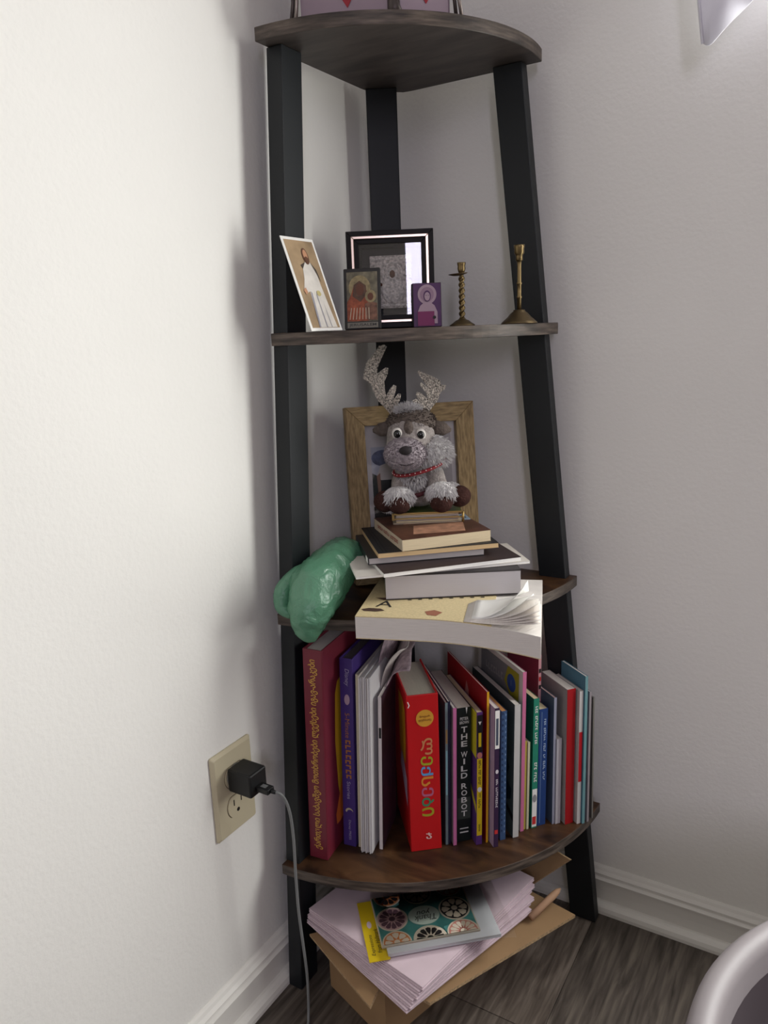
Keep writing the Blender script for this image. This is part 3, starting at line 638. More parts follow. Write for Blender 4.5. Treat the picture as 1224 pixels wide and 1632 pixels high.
# ================================================================== green plastic bag
bag = thing('plastic_bag', 'crumpled translucent green plastic bag slumped at the left end of the third shelf', 'plastic bag', (.088,-.285,Z3))
m = bpy.data.materials.new('green_film'); m.use_nodes = True; nt = m.node_tree; N = nt.nodes; L = nt.links
pb = N['Principled BSDF']; pb.inputs['Base Color'].default_value = (*lin((104/255,158/255,128/255)),1); pb.inputs['Roughness'].default_value = .17; pb.inputs['Specular IOR Level'].default_value = .7
tl = N.new('ShaderNodeBsdfTranslucent'); tl.inputs[0].default_value = (*lin((100/255,180/255,138/255)),1)
mx = N.new('ShaderNodeMixShader'); mx.inputs[0].default_value = .28; L.new(pb.outputs[0], mx.inputs[1]); L.new(tl.outputs[0], mx.inputs[2]); L.new(mx.outputs[0], N['Material Output'].inputs[0])
tcn = N.new('ShaderNodeTexCoord'); vo = N.new('ShaderNodeTexNoise'); vo.inputs['Scale'].default_value = 55; vo.inputs['Detail'].default_value = 6; vo.inputs['Distortion'].default_value = 3.0
bpn = N.new('ShaderNodeBump'); bpn.inputs['Strength'].default_value = .35; bpn.inputs['Distance'].default_value = .006
L.new(tcn.outputs['Object'], vo.inputs['Vector']); L.new(vo.outputs[0], bpn.inputs['Height']); L.new(bpn.outputs[0], pb.inputs['Normal'])
M_bag = m
def bagblob(path, rad, name, nu=72, amp=.0050, seed=0.0, flat_=1.0):
    mb = MB(); k = len(path); vs = []; seg = 60
    pts = [Vector(p) for p in path]
    def cat(i, u):
        p0,p1,p2,p3 = pts[max(i-1,0)],pts[i],pts[min(i+1,k-1)],pts[min(i+2,k-1)]
        return .5*((2*p1)+(p2-p0)*u+(2*p0-5*p1+4*p2-p3)*u*u+(-p0+3*p1-3*p2+p3)*u**3)
    def rd(i,u): return rad[i]*(1-u)+rad[min(i+1,k-1)]*u
    for q in range(seg+1):
        s_ = q/seg*(k-1); i = min(int(s_),k-2); u = s_-i; c_ = cat(i,u); r_ = rd(i,u)
        t_ = (cat(i,min(u+.02,1))-cat(i,max(u-.02,0))).normalized()
        a_ = t_.cross(Vector((0,0,1))).normalized(); b_ = a_.cross(t_)
        for j in range(nu):
            an = 2*math.pi*j/nu; d = a_*math.cos(an)+b_*math.sin(an)*flat_
            p = c_+d*r_
            nz = noise.noise(p*20+Vector((seed,0,0)))*.9 + abs(noise.noise(p*42+Vector((seed,3,1))))*.8 - abs(noise.noise(p*80+Vector((seed,8,1))))*.6 - abs(noise.noise(p*170+Vector((seed,8,4))))*.3
            p = p + d*nz*amp*min(1,r_/.02)
            vs.append(p)
    fs = [(q*nu+j, q*nu+(j+1)%nu, (q+1)*nu+(j+1)%nu, (q+1)*nu+j) for q in range(seg) for j in range(nu)]
    fs += [tuple(range(nu-1,-1,-1)), tuple(seg*nu+j for j in range(nu))]
    return mb.add(vs, fs).build(name, M_bag, bag, smooth=True)
bagblob([(-.028,.070,.064),(-.026,.062,.060),(-.020,.038,.052),(-.012,.006,.044),(-.006,-.026,.036),(.000,-.050,.018),(.004,-.060,-.002),(.009,-.064,-.016)],
        [.012,.024,.030,.034,.0355,.030,.018,.003], 'film', seed=1.0)
bagblob([(-.026,-.004,.058),(-.037,-.026,.052),(-.043,-.046,.036),(-.040,-.054,.018),(-.026,-.056,.008)], [.004,.009,.011,.010,.004], 'handle_loop', nu=28, amp=.003, seed=5.0)

# ================================================================== things on the second shelf
# holy picture card leaning on the leg
top_c = Vector((.0515,-.2715,.9745)); bot_c = Vector((.0885,-.2715,Z2+.0006))
upv = (top_c-bot_c).normalized(); hgt = (top_c-bot_c).length
pc = thing('picture_card', 'white-bordered print of a robed figure leaning on the shelf leg', 'print', bot_c)
MP = basis((0,0,0), (0,1,0), upv)      # local x = along the card, y = up the card, z = its face
MP_ = MP
def cardpoly(pts, m, dz, parent, name='print'):
    return MB().add([MP @ Vector((x,y,dz)) for x,y in pts], [tuple(range(len(pts)))]).build(name, m, parent)
cw = .0305
sheet_ = MB().box((-cw,0,-.0004),(cw,hgt,.0004),0,MP).build('sheet', mat('photo_border',(238,236,232),.35), pc)
bw = .0035
cardpoly([(-cw+bw,bw),(cw-bw,bw),(cw-bw,hgt-bw),(-cw+bw,hgt-bw)], mat('painting_ground',(158,134,104),.4,var=.25,vscale=40), .0006, sheet_)
def shape(pts, m, dz): return cardpoly([(x*cw,y*hgt) for x,y in pts], m, dz, sheet_)
mrobe = mat('painting_robe',(214,208,200),.5,var=.10,vscale=70); mfold = mat('painting_fold',(150,148,158),.5)
shape([(-.45,.035),(.72,.035),(.62,.25),(.52,.5),(.50,.66),(.30,.735),(-.02,.735),(-.28,.66),(-.40,.55),(-.62,.44),(-.50,.40),(-.30,.42),(-.38,.22)], mrobe, .0009)
shape([(-.44,.036),(-.36,.036),(-.20,.40),(-.26,.42),(-.38,.22)], mfold, .0012); shape([(.02,.036),(.08,.036),(.06,.38),(.02,.40)], mfold, .0012); shape([(.34,.036),(.38,.036),(.30,.33)], mfold, .0012)
shape([(-.28,.66),(-.02,.735),(-.36,.70)], mat('painting_shadow',(70,58,50),.5), .0010); shape([(.30,.735),(.55,.66),(.62,.52),(.50,.60)], mat('painting_shadow',(70,58,50),.5), .0010)
shape([(-.70,.43),(-.52,.46),(-.46,.41),(-.60,.38)], mat('painting_skin',(190,140,108),.5), .0013)
MB().disc((.13*cw,.80*hgt),.0058,.0100,20,z0=.0009,z1=.0012,M=MP).build('print', mat('painting_hair',(96,62,44),.5), sheet_)
MB().disc((.13*cw,.81*hgt),.0038,.0068,18,z0=.0012,z1=.0015,M=MP).build('print', mat('painting_skin',(190,140,108),.5), sheet_)
MB().disc((.12*cw,.765*hgt),.0034,.0035,14,z0=.0015,z1=.0017,M=MP).build('print', mat('painting_hair',(96,62,44),.5), sheet_)
MB().disc((.20*cw,.40*hgt),.0040,.0034,14,z0=.0013,z1=.0015,M=MP).build('print', mat('painting_gold',(190,176,120),.5), sheet_)

# icon in deep black frame
ic = upright('framed_icon', 'deep black glazed frame with a silver line holding a silver relief icon', 'framed icon', (.0975,-.1385,Z2+.0020), 30, 4)
M_lacq = mat('black_lacquer', (18,14,15), .5, spec=.2)
M_silverline = mat('silver_line', (206,186,172), .25, metal=.85)
hw, hh, dd = .0560, .1215, .024
def ring_frame(x0, z0, x1, z1, b, y0, y1, m, name, bev=.0006):
    o = MB(); xi0,zi0,xi1,zi1 = x0+b,z0+b,x1-b,z1-b
    for p in ([(x0,z0),(x1,z0),(xi1,zi0),(xi0,zi0)], [(xi0,zi1),(xi1,zi1),(x1,z1),(x0,z1)], [(x0,z0),(xi0,zi0),(xi0,zi1),(x0,z1)], [(xi1,zi0),(x1,z0),(x1,z1),(xi1,zi1)]):
        o.hexa([(x,y0,z) for x,z in p]+[(x,y1,z) for x,z in p])
    return o.build(name, m, ic, bevel=bev)
ring_frame(-hw,0,hw,hh,.0075,0,dd,M_lacq,'frame')
ring_frame(-hw+.0065,.0065,hw-.0065,hh-.0065,.0036,-.0015,.006,M_silverline,'silver_fillet')
ring_frame(-hw+.0100,.0100,hw-.0100,hh-.0100,.0060,.0015,.020,M_lacq,'inner_frame')
ring_frame(-hw+.0160,.0160,hw-.0160,hh-.0160,.0035,.010,.020,mat('case_felt',(38,38,42),.7),'felt_step')
MB().box((-hw+.006,.020,.006),(hw-.006,.0235,hh-.006)).build('backing', mat('case_felt',(38,38,42),.7), ic)
MB().box((-hw+.0102,.0030,.0102),(hw-.0102,.0038,hh-.0102)).build('glass', film_mat('icon_glass',(255,255,255),(.97,.97,.97),.0,.01), ic)
M_sil = mat('embossed_silver', (214,206,200), .4, metal=.0, var=.6, vscale=230, bump=1.0, bscale=260, bdist=.005)
pl = MB().box((-.0270,.0165,.0260),(.0270,.0205,.0930)).build('relief_plate', M_sil, ic, bevel=.001)
def relief(c_, r_, m, name): return MB().ball((c_[0],.0165,c_[1]), (r_[0],r_[2],r_[1]), 18, 10).build(name, m, pl, smooth=True)
M_sil2 = mat('silver_figure', (236,230,224), .35, metal=.0, var=.45, vscale=300, bump=1.0, bscale=330, bdist=.004)
MB().tube([(.0020+.0125*math.cos(2*math.pi*i/24), .0163, .0700+.0135*math.sin(2*math.pi*i/24)) for i in range(25)], .0011, 8, cap=False).build('halo', M_sil2, pl, smooth=True)
relief((.002,.0690),(.0080,.0100,.0030), M_sil2, 'veil'); relief((.002,.0485),(.0150,.0175,.0036), M_sil2, 'robe'); relief((-.0130,.0560),(.0055,.0062,.0028), M_sil2, 'child_halo')
relief((.002,.0690),(.0045,.0062,.0044), mat('icon_face',(104,66,50),.6), 'face'); relief((-.0130,.0560),(.0024,.0030,.0040), mat('icon_face',(104,66,50),.6), 'face')
for zz in (.0300,.0890): MB().box((-.0250,.0155,zz-.0015),(.0250,.0168,zz+.0015)).build('border_band', M_sil2, pl, bevel=.0004)

# small printed icon on a dark board
je = upright('small_icon', 'small dark-edged icon card of a veiled mother and child lettered at its foot', 'icon', (.0925,-.2015,Z2+.0009), 24, 7)
jb = MB().box((-.0228,0,0),(.0228,.005,.0735)).build('board', mat('icon_board',(38,36,36),.5), je, bevel=.0012)
def jpoly(pts, m, y, parent=None): return MB().add([(x,y,z) for x,z in pts], [tuple(range(len(pts)))]).build('print', m, parent or jb)
jpoly(rect(-.0190,.0095,.0192,.0690), mat('icon_field',(112,106,88),.35,var=.45,vscale=130), -.0002)
jpoly(rect(-.0190,.0020,.0192,.0085), mat('icon_plinth',(126,122,112),.5), -.0002)
text('lettering', 'JERUSALEM', mat('print_iron',(58,56,54),.6), jb, (0,-.0004,.0052), FLAT, .034, .0042, weight=.01)
def jd(c_, rx_, rz_, m, y): return MB().disc((0,0),rx_,rz_,24,z0=0,z1=.0002,M=basis((c_[0],y,c_[1]),*FLAT)).build('print', m, jb)
jd((-.003,.0500),.0135,.0150, mat('icon_nimbus',(150,136,100),.35,var=.35,vscale=180), -.0004)
jpoly([(-.0188,.0100),(.008,.0100),(.012,.0240),(.008,.0400),(.004,.0520),(-.003,.0580),(-.010,.0530),(-.0135,.0420),(-.0188,.0330)], mat('icon_robe',(150,76,48),.4,var=.5,vscale=150), -.0008)
jpoly([(-.012,.0400),(-.010,.0535),(-.003,.0585),(.005,.0525),(.006,.0420),(-.002,.0330)], mat('icon_veil',(92,66,50),.4,var=.35,vscale=180), -.0010)
jd((-.0025,.0480),.0050,.0072, mat('icon_face',(104,66,50),.6), -.0013)
jd((.0105,.0395),.0068,.0075, mat('icon_nimbus',(166,158,136),.35), -.0010); jd((.0105,.0390),.0036,.0046, mat('icon_face',(104,66,50),.6), -.0013)
jpoly([(.003,.0300),(.010,.0335),(.0185,.0310),(.0185,.0110),(.006,.0110)], mat('icon_tunic',(120,84,66),.4,var=.5,vscale=170), -.0011)
for k in range(7): jpoly([(-.016+.004*k,.012),(-.0152+.004*k,.012),(-.013+.0036*k,.026),(-.0138+.0036*k,.026)], mat('icon_light',(206,190,166),.4), -.0014)

# purple icon block
pu = upright('icon_block', 'small thick purple icon block with a haloed figure drawn in pale lines', 'icon', (.1515,-.1420,Z2+.0008), 36, 2)
pbk = MB().box((-.0180,0,0),(.0180,.015,.0535)).build('block', [mat('icon_side',(36,26,36),.6)], pu, bevel=.0006)
def pd(c_, rx_, rz_, m, y, n=28): return MB().disc((0,0),rx_,rz_,n,z0=0,z1=.0002,M=basis((c_[0],y,c_[1]),*FLAT)).build('print', m, pbk)
def pp(pts, m, y): return MB().add([(x,y,z) for x,z in pts], [tuple(range(len(pts)))]).build('print', m, pbk)
pp(rect(-.0172,.0006,.0172,.0528), mat('icon_violet',(70,32,80),.4,var=.12,vscale=60), -.0002)
mpk = mat('icon_pale',(160,136,150),.5); mmg = mat('icon_magenta',(112,30,82),.45)
pd((0,.0395),.0118,.0120, mpk, -.0004); pd((0,.0395),.0085,.0088, mat('icon_pale2',(140,112,132),.5), -.0007)
pp([(-.0125,.004),(.0125,.004),(.0125,.018),(.009,.026),(.004,.030),(-.004,.030),(-.009,.026),(-.0125,.018)], mpk, -.0009)
pp([(-.0125,.0015),(.0085,.0015),(.0085,.019),(-.0125,.019)], mmg, -.0012)
pd((0,.0375),.0046,.0068, mat('icon_violet',(70,32,80),.4), -.0010); pd((0,.0370),.0034,.0052, mpk, -.0014)
pp([(-.0020,.0385),(-.0008,.0385),(-.0008,.0379),(-.0020,.0379)], M_ink, -.0018); pp([(.0008,.0385),(.0020,.0385),(.0020,.0379),(.0008,.0379)], M_ink, -.0018)
pd((.0085,.0115),.0020,.0020, M_ink, -.0016, 12)

# candlesticks
M_brs = mat('aged_brass', (128,110,76), .34, metal=.9, var=.25, vscale=90)
M_brd = mat('dull_brass', (92,78,56), .45, metal=.8, var=.25, vscale=60)
cs = thing('candlestick', 'short brass candlestick with a twisted stem and a drip dish', 'candlestick', (.1880,-.1185,Z2+.0002), group='brass candlesticks on the second shelf')
MB().lathe([(.0160,0),(.0160,.0012),(.0125,.0034),(.0082,.0068),(.0055,.0078),(.0040,.0092)], 28).build('base', M_brd, cs, smooth=True)
MB().lathe([(.0033,.0088+i*.0005) for i in range(106)], 20, twist=lambda r,z,a: r*(1+.24*math.cos(2*(a)-z*900))).build('stem', M_brs, cs, smooth=True)
dish = MB().lathe([(.0030,.0608),(.0060,.0612),(.0118,.0630),(.0118,.0636),(.0050,.0626),(.0030,.0640)], 24).build('drip_dish', M_brd, cs, smooth=True); dish.rotation_euler = (R_(3),R_(-3),0)
MB().lathe([(.0030,.0630),(.0042,.0660),(.0050,.0690),(.0046,.0720),(.0052,.0745),(.0054,.0765),(.0040,.0765),(.0036,.0700)], 20).build('cup', M_brs, cs, smooth=True)
cs = thing('candlestick', 'taller brass candlestick with a wide cone base, next to the right-hand leg', 'candlestick', (.2560,-.0985,Z2+.0002), group='brass candlesticks on the second shelf')
MB().lathe([(.0222,0),(.0222,.0010),(.0190,.0040),(.0150,.0075),(.0142,.0082),(.0110,.0120),(.0072,.0150),(.0070,.0165),(.0036,.0168)], 32).build('base', M_brd, cs, smooth=True)
MB().lathe([(.0026,.0165),(.0026,.030),(.0034,.0310),(.0034,.0320),(.0026,.0330),(.0026,.046),(.0034,.0470),(.0034,.0482),(.0026,.0492),(.0025,.068),(.0030,.074)], 20).build('stem', M_brs, cs, smooth=True)
MB().lathe([(.0030,.0735),(.0044,.0748),(.0042,.0790),(.0046,.0810),(.0062,.0830),(.0060,.0880),(.0066,.0900),(.0066,.0925),(.0050,.0925),(.0046,.0850)], 22).build('cup', M_brs, cs, smooth=True)

# ================================================================== lantern on the top shelf
ln = thing('lantern', 'dark metal-legged lantern with mauve panels and red hearts on the top shelf', 'lantern', (.125,-.190,Z1+.0035))
LP = [Vector((.0470,-.2420,0))-Vector((.125,-.190,0)), Vector((.1590,-.2150,0))-Vector((.125,-.190,0)), Vector((.2030,-.1540,0))-Vector((.125,-.190,0)), Vector((.0850,-.1560,0))-Vector((.125,-.190,0))]
M_pew = mat('pewter_wire', (74,66,64), .4, metal=.6)
M_mauve = mat('mauve_panel', (150,132,144), .5, var=.06, vscale=20); M_heart = mat('heart_red', (150,28,44), .5)
for i, p in enumerate(LP):
    o_ = Vector((p.x,p.y,0)).normalized()*.004
    r_ = .0080 if i == 1 else .0030
    if i == 1: MB().tube([p+o_, p+Vector((0,0,.010)), p+Vector((0,0,.15))], [.0085,.0068,.0062], 12).build('post', M_pew, ln, smooth=True)
    else:
        MB().tube([p+o_+Vector((-.003,0,0)), p+Vector((-.002,0,.03)), p+Vector((-.001,0,.15))], .0022, 8).build('post', M_pew, ln, smooth=True)
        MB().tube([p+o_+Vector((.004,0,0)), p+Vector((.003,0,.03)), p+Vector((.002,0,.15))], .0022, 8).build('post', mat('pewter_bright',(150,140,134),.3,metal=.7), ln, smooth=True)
for i in range(4):
    a, b_ = LP[i], LP[(i+1)%4]; dr = (b_-a).normalized(); nn = dr.cross(Vector((0,0,1)))
    pa, pb_ = a+dr*.006-nn*.0025, b_-dr*.008-nn*.0025
    pn = MB().hexa([pa+Vector((0,0,.003)), pb_+Vector((0,0,.003)), pb_-nn*.0015+Vector((0,0,.003)), pa-nn*.0015+Vector((0,0,.003)), pa+Vector((0,0,.145)), pb_+Vector((0,0,.145)), pb_-nn*.0015+Vector((0,0,.145)), pa-nn*.0015+Vector((0,0,.145))]).build('panel', M_mauve, ln)
    mid = pa.lerp(pb_, .55)+nn*.0006
    def hp(u, v): return mid+dr*u+Vector((0,0,v))
    MB().add([hp(0,.016),hp(.012,.034),hp(.010,.044),hp(.004,.046),hp(0,.040),hp(-.004,.046),hp(-.010,.044),hp(-.012,.034)], [tuple(range(8))]).build('heart', M_heart, pn)
cen = sum(LP, Vector())/4
top_ = [p+(p-cen)*.06 for p in LP]; tv = [q+Vector((0,0,.146)) for q in top_]+[cen+(q-cen)*.3+Vector((0,0,.175)) for q in top_]
MB().hexa(tv).build('roof', M_pew, ln)
MB().tube([cen+Vector((-.02,0,.174)),cen+Vector((-.017,0,.195)),cen+Vector((0,0,.206)),cen+Vector((.017,0,.195)),cen+Vector((.02,0,.174))],.0018,8).build('handle', M_pew, ln, smooth=True)

# ================================================================== cardboard box with pink papers under the bottom shelf
M_card = mat('corrugated_card', (150,120,86), .8, var=.06, vscale=20, bump=.05, bscale=200)
M_cedge = mat('card_cut_edge', (176,148,112), .9, var=.35, vscale=300, bump=.6, bscale=400)
T = Vector((.188,-.367)); ua = Vector((-.9478,.3187)); ub = Vector((.2822,.9594)); LA, LB, HB = .118, .252, .088
box = thing('cardboard_box', 'open brown cardboard box with splayed flaps on the floor under the bottom shelf', 'box', (T.x,T.y,.0004))
def bp2(a, b): v = ua*a+ub*b; return (v.x, v.y)
ct = .004
def wallp(a0,b0,a1,b1,name='side_panel'):
    q = [bp2(a0,b0),bp2(a1,b0),bp2(a1,b1),bp2(a0,b1)]
    return MB().prism(q, 0, HB, 0).build(name, M_card, box)
wallp(0,0,LA,ct); wallp(0,LB-ct,LA,LB); wallp(0,ct,ct,LB-ct); wallp(LA-ct,ct,LA,LB-ct); MB().prism([bp2(ct,ct),bp2(LA-ct,ct),bp2(LA-ct,LB-ct),bp2(ct,LB-ct)],0,ct).build('base_panel', M_card, box)
def flap(p, name='flap'):
    """four world points (inner edge a,b then outer edge b,a)"""
    q = [Vector(x)-Vector((T.x,T.y,.0004)) for x in p]; n_ = (q[1]-q[0]).cross(q[3]-q[0]).normalized()
    if n_.z < 0: n_ = -n_
    o = MB().add(q+[x-n_*.0045 for x in q], [(0,1,2,3)], 0).add(q+[x-n_*.0045 for x in q], [(7,6,5,4)], 0)
    o.add(q+[x-n_*.0045 for x in q], [(0,4,5,1),(1,5,6,2),(2,6,7,3),(3,7,4,0)], 1)
    return o.build(name, [M_card, M_cedge], box)
W3 = lambda a,b,z: (T.x+(ua*a+ub*b).x, T.y+(ua*a+ub*b).y, z)
flap([W3(0.004,0,HB+.002), W3(LA,0,HB+.002), (.0560,-.3430,.0850), (.1880,-.4000,.0850)])
flap([W3(0,LB,HB+.002), W3(0,0.008,HB+.002), (.2473,-.3602,.0850), (.3536,-.1402,.0850)])
flap([W3(-.02,LB,HB+.002), W3(LA,LB,HB+.002), W3(LA+.0,LB+.035,.150), W3(-.075,LB+.030,.152)])
# pink folded papers
M_pink = mat('pink_tissue', (206,186,194), .8, var=.05, vscale=30, bump=.25, bscale=60)
names = ['lowest','second lowest','third from the bottom','third from the top','second from the top','topmost']
z = .0950; h_ = .0043
for i in range(6):
    u_ = i/5; jit = (0,.9,-.7,.8,-.5,0)[i]
    tx, ty = .2361+(.2482-.2361)*u_+.001*jit, -.3956+(-.3771+.3956)*u_
    pr = thing('folded_paper', 'pink folded tissue paper, %s sheet of the pile in the cardboard box' % names[i], 'paper', (tx,ty,z), R_(162.7+6.1*u_+jit), group='pink folded papers in the cardboard box')
    ox, oy = 0, 0
    def f(u, v, ox=ox, oy=oy, i=i): 
        return (ox+.200*u, -(oy+(.222)*v), 0)
    LAx, LBx = .194+.0006*i, .231+.0020*i
    mb = MB()
    for kf in range(2):
        zz0, zz1 = kf*.0020, kf*.0020+.0017
        dx = .0012*kf
        def top(u, v, zz=zz1, dx=dx, i=i): return (ox+dx+LAx*u, -(oy+dx+LBx*v), zz+.0004*math.sin(u*7)*math.sin(v*5))
        def bot(u, v, zz=zz0, dx=dx, i=i): return (ox+dx+LAx*u, -(oy+dx+LBx*v), zz+.0004*math.sin(u*7)*math.sin(v*5))
        mb.sheet(top, 12, 12); mb.sheet(lambda u,v: bot(v,u), 12, 12)
        mb.sheet(lambda u,v: tuple(Vector(bot(u,0)).lerp(Vector(top(u,0)),v)), 12, 1); mb.sheet(lambda u,v: tuple(Vector(top(u,1)).lerp(Vector(bot(u,1)),v)), 12, 1)
        mb.sheet(lambda u,v: tuple(Vector(top(0,u)).lerp(Vector(bot(0,u)),v)), 12, 1); mb.sheet(lambda u,v: tuple(Vector(bot(1,u)).lerp(Vector(top(1,u)),v)), 12, 1)
    mb.build('fold', M_pink, pr, clean=True)
    z += h_
ZP = z+.0012
# thank-you card pack
ck = thing('card_pack', 'pack of patterned thank you cards with a yellow header lying on the pink papers', 'card pack', (.1797,-.3557,ZP), R_(42))
M_env = mat('envelope_white', (206,208,212), .6)
MB().box((.006,-.010,0),(.150,.086,.0050)).build('envelopes', M_env, ck, bevel=.0006)
hdr = MB().box((-.018,-.014,.0008),(.008,.088,.0016)).build('header_card', mat('header_yellow',(206,176,26),.5), ck)
LUP = ((0,1,0),(-1,0,0))
text('lettering', 'Expressions', M_ink, hdr, (-.0100,.012,.0017), LUP, .034, .0058, shear=.25)
text('lettering', 'from Hallmark', M_ink, hdr, (-.0025,.018,.0017), LUP, .040, .0055, shear=.25)
MB().disc((-.0085,.046),.0030,.0060,16,z0=.0016,z1=.0018).build('hang_hole', M_pink, hdr)
cd = MB().box((0,0,.0052),(.126,.085,.0075)).build('card', mat('card_cream',(196,184,168),.6), ck)
MB().box((.0015,.0015,.0075),(.1245,.0835,.0077)).build('print', mat('tile_teal',(70,128,124),.5,var=.15,vscale=90), cd)
def rosette(cx, cy, r_, base, pet, n, hole=True):
    zc = .0077
    def clipd(x, y): return (min(max(x,.0015),.1245), min(max(y,.0015),.0835))
    def ring_(rr, m, z0, name):
        pts = [clipd(cx+rr*math.cos(2*math.pi*i/40), cy+rr*math.sin(2*math.pi*i/40)) for i in range(40)]
        return MB().add([(x,y,z0) for x,y in pts], [tuple(range(40))]).build(name, m, cd)
    d0 = ring_(r_, mat('tile_cream',(200,188,170),.5), zc+.0002, 'print'); ring_(r_*.90, base, zc+.0004, 'print')
    o = MB()
    for i in range(n):
        a = 2*math.pi*i/n; pts = []
        for (rr, da) in ((.26,0),(.55,.24*12/n),(.78,.20*12/n),(.84,0),(.78,-.20*12/n),(.55,-.24*12/n)):
            pts.append(clipd(cx+r_*rr*math.cos(a+da), cy+r_*rr*math.sin(a+da)))
        o.add([(x,y,zc+.0006) for x,y in pts], [tuple(range(6))])
    o.build('petals', pet, cd); ring_(r_*.2, pet, zc+.0007, 'print')
mpl = mat('tile_plum',(92,66,76),.5); mbk = mat('tile_black',(30,26,28),.5); mrs = mat('tile_rose',(186,150,150),.5); mcr = mat('tile_cream',(200,188,170),.5); mor = mat('tile_orange',(196,124,74),.5); mtl = mat('tile_deep',(26,74,74),.5)
rosette(.021,.042,.0205, mrs, mpl, 12); rosette(.104,.043,.0205, mbk, mcr, 8); rosette(.020,.003,.0185, mor, mcr, 8); rosette(.062,.000,.0215, mcr, mbk, 12)
rosette(.105,.002,.0205, mat('tile_coral',(186,120,108),.5), mcr, 14); rosette(.062,.080,.0195, mtl, mcr, 9); rosette(.022,.083,.0185, mor, mbk, 10); rosette(.106,.084,.0185, mat('tile_coral',(186,120,108),.5), mcr, 10)
MB().disc((.0625,.0395),.0205,.0165,36,z0=.0077,z1=.0084).build('oval', mat('tile_mint',(186,196,186),.5), cd)
ULT = ((-1,0,0),(0,-1,0))
text('lettering', 'Thank', M_ink, cd, (.0630,.0345,.0085), ULT, .028, .0100, shear=.3); text('lettering', 'you', M_ink, cd, (.0630,.0455,.0085), ULT, .019, .0085, shear=.3)
def slv(u, v): return (.000+.168*u, -.016+.106*v, .0092+.0016*math.sin(u*9)*math.sin(v*6)-.004*max(0,u-.88)/.12-.004*max(0,.12-v)/.12)
MB().sheet(slv, 24, 14).build('clear_sleeve', film_mat('cellophane',(255,255,255),(.99,.99,.99),.0,.12), ck, smooth=True)
# wooden stick
st = thing('wooden_stick', 'round-tipped wooden stick poking out from under the pink papers', 'stick', (.3070,-.1850,.0955))
pa, pb_ = Vector((0,0,.000)), Vector((.0205,.0590,.0107))
MB().tube([pa, pa.lerp(pb_,.75), pa.lerp(pb_,.9), pb_], [.0046,.0050,.0038,.0010], 12).build('shaft', mat('raw_wood',(170,134,106),.7,var=.1,vscale=60,stretch=(1,1,1)), st, smooth=True)

# ================================================================== wall outlet and charger
ol = thing('wall_outlet', 'ivory duplex wall outlet on the left wall', 'outlet', (.0006,-.4036,.3224))
M_ivory = mat('ivory_plastic', (196,186,158), .38, spec=.5)
def rrect(hw_, hh_, r_, n=6):
    pts = []
    for cx, cy, a0 in ((hw_-r_,hh_-r_,0),(-hw_+r_,hh_-r_,90),(-hw_+r_,-hh_+r_,180),(hw_-r_,-hh_+r_,270)):
        for i in range(n+1): a = R_(a0+90*i/n); pts.append((cx+r_*math.cos(a), cy+r_*math.sin(a)))
    return pts
MO = basis((0,0,0),(0,1,0),(0,0,1))
pO = rrect(.0350,.0572,.003); pI = rrect(.0315,.0537,.003); n = len(pO)
vs = [(x,y,0) for x,y in pO]+[(x,y,.0022) for x,y in pO]+[(x,y,.0056) for x,y in pI]
MB().add(vs, [tuple(range(n-1,-1,-1)), tuple(range(2*n,3*n))]+[(k_*n+i,k_*n+(i+1)%n,(k_+1)*n+(i+1)%n,(k_+1)*n+i) for k_ in range(2) for i in range(n)],0,MO).build('plate', M_ivory, ol)
M_dark = mat('slot_dark', (28,22,18), .8)
for zz in (.0198,-.0198):
    pts = [(x, zz+y) for x,y in [(.0172*math.cos(a), max(-.0138,min(.0138,.0172*math.sin(a)))) for a in [2*math.pi*i/36 for i in range(36)]]]
    g = MB().prism([(x*1.05,zz+(y-zz)*1.05) for x,y in pts],.0050,.0058,0,MO).build('receptacle_gap', mat('gap_shade',(120,108,88),.7), ol)
    rc_ = MB().prism(pts,.0050,.0070,0,MO).build('receptacle', M_ivory, ol)
    MB().box((-.0072,zz+.0005,.0070),(-.0056,zz+.0085,.0072),0,MO).box((.0056,zz+.0012,.0070),(.0072,zz+.0078,.0072),0,MO).build('slot', M_dark, rc_)
    MB().disc((0,zz-.0075),.0026,.0026,14,z0=.0070,z1=.0072,M=MO).build('ground_hole', M_dark, rc_)
MB().ball((.0056,0,0),(.0012,.0030,.0030),12,8).build('screw', M_ivory, ol, smooth=True)
ch = thing('phone_charger', 'black cube phone charger plugged into the ivory outlet', 'charger', (.0079,-.4036,.3430))
M_blk = mat('charger_black', (20,21,22), .5)
MB().box((.0008,-.0150,-.0150),(.0370,.0150,.0150)).build('housing', M_blk, ch, bevel=.0022)
MB().lathe([(.0148,.0),(.0148,.0012)],28).build('rear_ring', mat('charger_grey',(120,120,116),.5), ch).rotation_euler = (0,R_(90),0)
MB().box((.0370,-.0060,-.0085),(.0374,.0060,-.0030)).build('port', M_dark, ch)
cb = thing('charging_cable', 'grey charging cable hanging from the black charger down to the floor', 'cable', (.0455,-.4036,.3370))
MB().box((0,-.0062,-.0034),(.0180,.0062,.0034)).build('connector', M_blk, cb, bevel=.0010)
MB().box((.004,-.0030,.0034),(.012,.0030,.0036)).build('mark', mat('connector_mark',(120,122,122),.4), cb)
MB().tube([(.0175,0,0),(.024,.001,-.001)],[.0030,.0022],10).build('strain_relief', M_blk, cb, smooth=True)
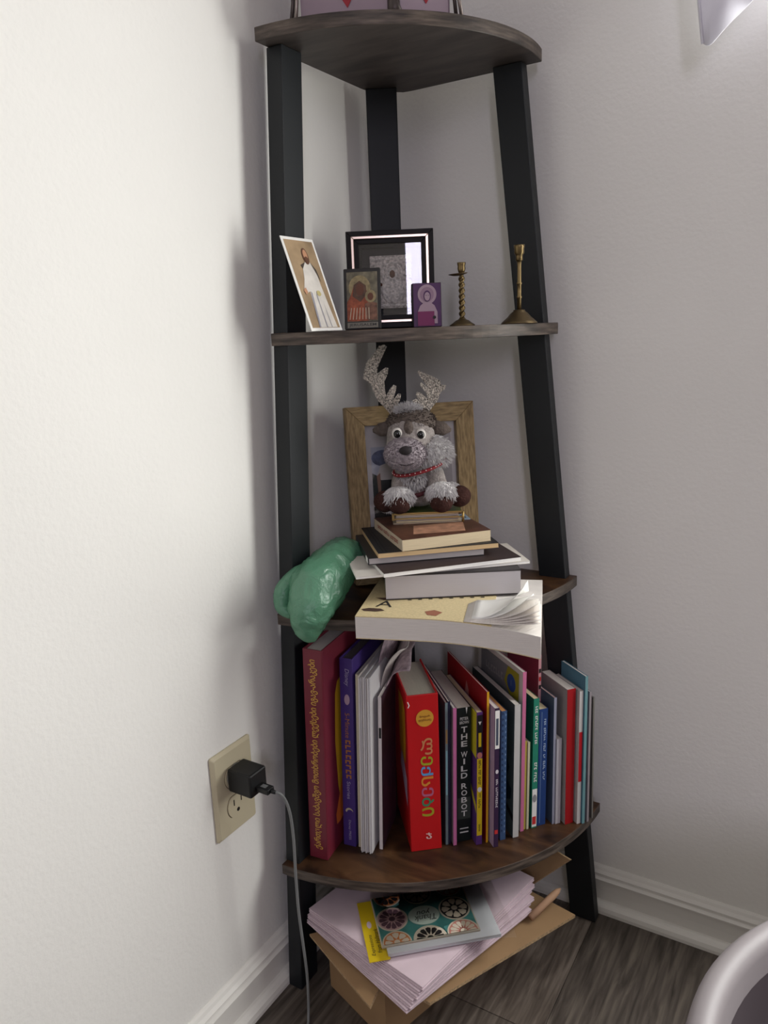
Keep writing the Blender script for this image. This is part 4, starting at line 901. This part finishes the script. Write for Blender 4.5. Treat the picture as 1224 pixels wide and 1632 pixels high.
raw = [(.0690,-.4020,.3360),(.0740,-.3990,.3330),(.0770,-.3940,.3220),(.0775,-.3880,.2980),(.0770,-.3850,.2600),(.0760,-.3850,.2100),(.0760,-.3845,.1600),(.0775,-.3825,.1100),(.0790,-.3810,.0650),(.0800,-.3830,.0300),(.0830,-.3890,.0080),(.0890,-.4020,.0024),(.1000,-.4500,.0023),(.1300,-.5400,.0023),(.2200,-.6400,.0023)]
raw = [Vector(p)-Vector((.0455,-.4036,.3370)) for p in raw]; sm = []
for i in range(len(raw)-1):
    p0,p1,p2,p3 = raw[max(i-1,0)],raw[i],raw[i+1],raw[min(i+2,len(raw)-1)]
    for q in range(6):
        u = q/6; sm.append(.5*((2*p1)+(p2-p0)*u+(2*p0-5*p1+4*p2-p3)*u*u+(-p0+3*p1-3*p2+p3)*u**3))
sm.append(raw[-1])
MB().tube(sm, .0018, 8).build('cord', mat('cord_grey',(120,122,122),.5), cb, smooth=True)

# ================================================================== round tub
tb = thing('plastic_tub', 'round pale grey plastic tub with a rolled rim near the right wall', 'tub', (.8018,-.4416,.0004))
M_tub = mat('tub_plastic', (132,125,127), .5, var=.03, vscale=14, bump=.05, bscale=120)
prof_t = [(.170,0),(.178,.004),(.190,.06),(.205,.14),(.219,.215),(.224,.245),(.2300,.247),(.2340,.256),(.2340,.262),(.2400,.262),(.2500,.266),(.2570,.274),(.2598,.284),(.2580,.293),(.2520,.2985),(.2440,.300),(.2375,.2975),(.2335,.290),(.2290,.275),(.2180,.245),
          (.2145,.2300),(.2100,.2285),(.2095,.2255),(.2130,.2240),(.2110,.2160),(.2065,.2145),(.2060,.2115),(.2095,.2100),(.1950,.140),(.1790,.060),(.1660,.012),(.0,.010)]
vs = []; nn_ = 96
for r_, zz in prof_t[:-1]:
    for j in range(nn_): a = 2*math.pi*j/nn_; vs.append((r_*math.cos(a), r_*math.sin(a), zz))
k_ = len(prof_t)-1
fs = [(i*nn_+j, i*nn_+(j+1)%nn_, (i+1)*nn_+(j+1)%nn_, (i+1)*nn_+j) for i in range(k_-1) for j in range(nn_)]+[tuple(range(nn_-1,-1,-1)), tuple((k_-1)*nn_+j for j in range(nn_))]
tub_o = MB()
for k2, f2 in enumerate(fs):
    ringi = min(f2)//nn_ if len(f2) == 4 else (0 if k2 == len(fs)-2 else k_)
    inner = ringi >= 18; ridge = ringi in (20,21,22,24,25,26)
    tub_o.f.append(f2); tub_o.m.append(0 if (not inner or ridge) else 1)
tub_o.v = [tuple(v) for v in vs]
tub_o.build('shell', [M_tub, mat('tub_inner_wall', (70,62,66), .5, var=.04, vscale=14)], tb, smooth=True)  # inner wall coloured darker than the rim and ridges

# ================================================================== curtain corner
cu_ = thing('curtain', 'white curtain with a slanting hem hanging beside the near window', 'curtain', (.60,-.055,1.10))
M_cloth = mat('white_cotton', (226,224,234), .9, var=.02, vscale=20)
def cur(u, v):
    w_ = max(0, .06-u)/.06
    zb = 1.140+.19*u+.012*w_*w_
    x = .447+.20*u-.012*min(1,v*12)*(1-u)
    z_ = zb+(2.20-zb)*v
    y = -.055-.016*math.sin(u*20)*(.3+.7*v)*min(1,u*6)
    return (x-.60, y+.055, z_-1.10)
MB().sheet(cur, 60, 30).build('cloth', M_cloth, cu_, smooth=True, solid=.0012)
MB().tube([Vector(cur(0,v/12)) for v in range(13)], .0018, 8).build('hem', M_cloth, cu_, smooth=True)
MB().tube([(-.20,0,1.115),(.62,0,1.115)], .009, 12).build('curtain_rod', mat('rod_white',(220,218,214),.4), cu_, smooth=True)
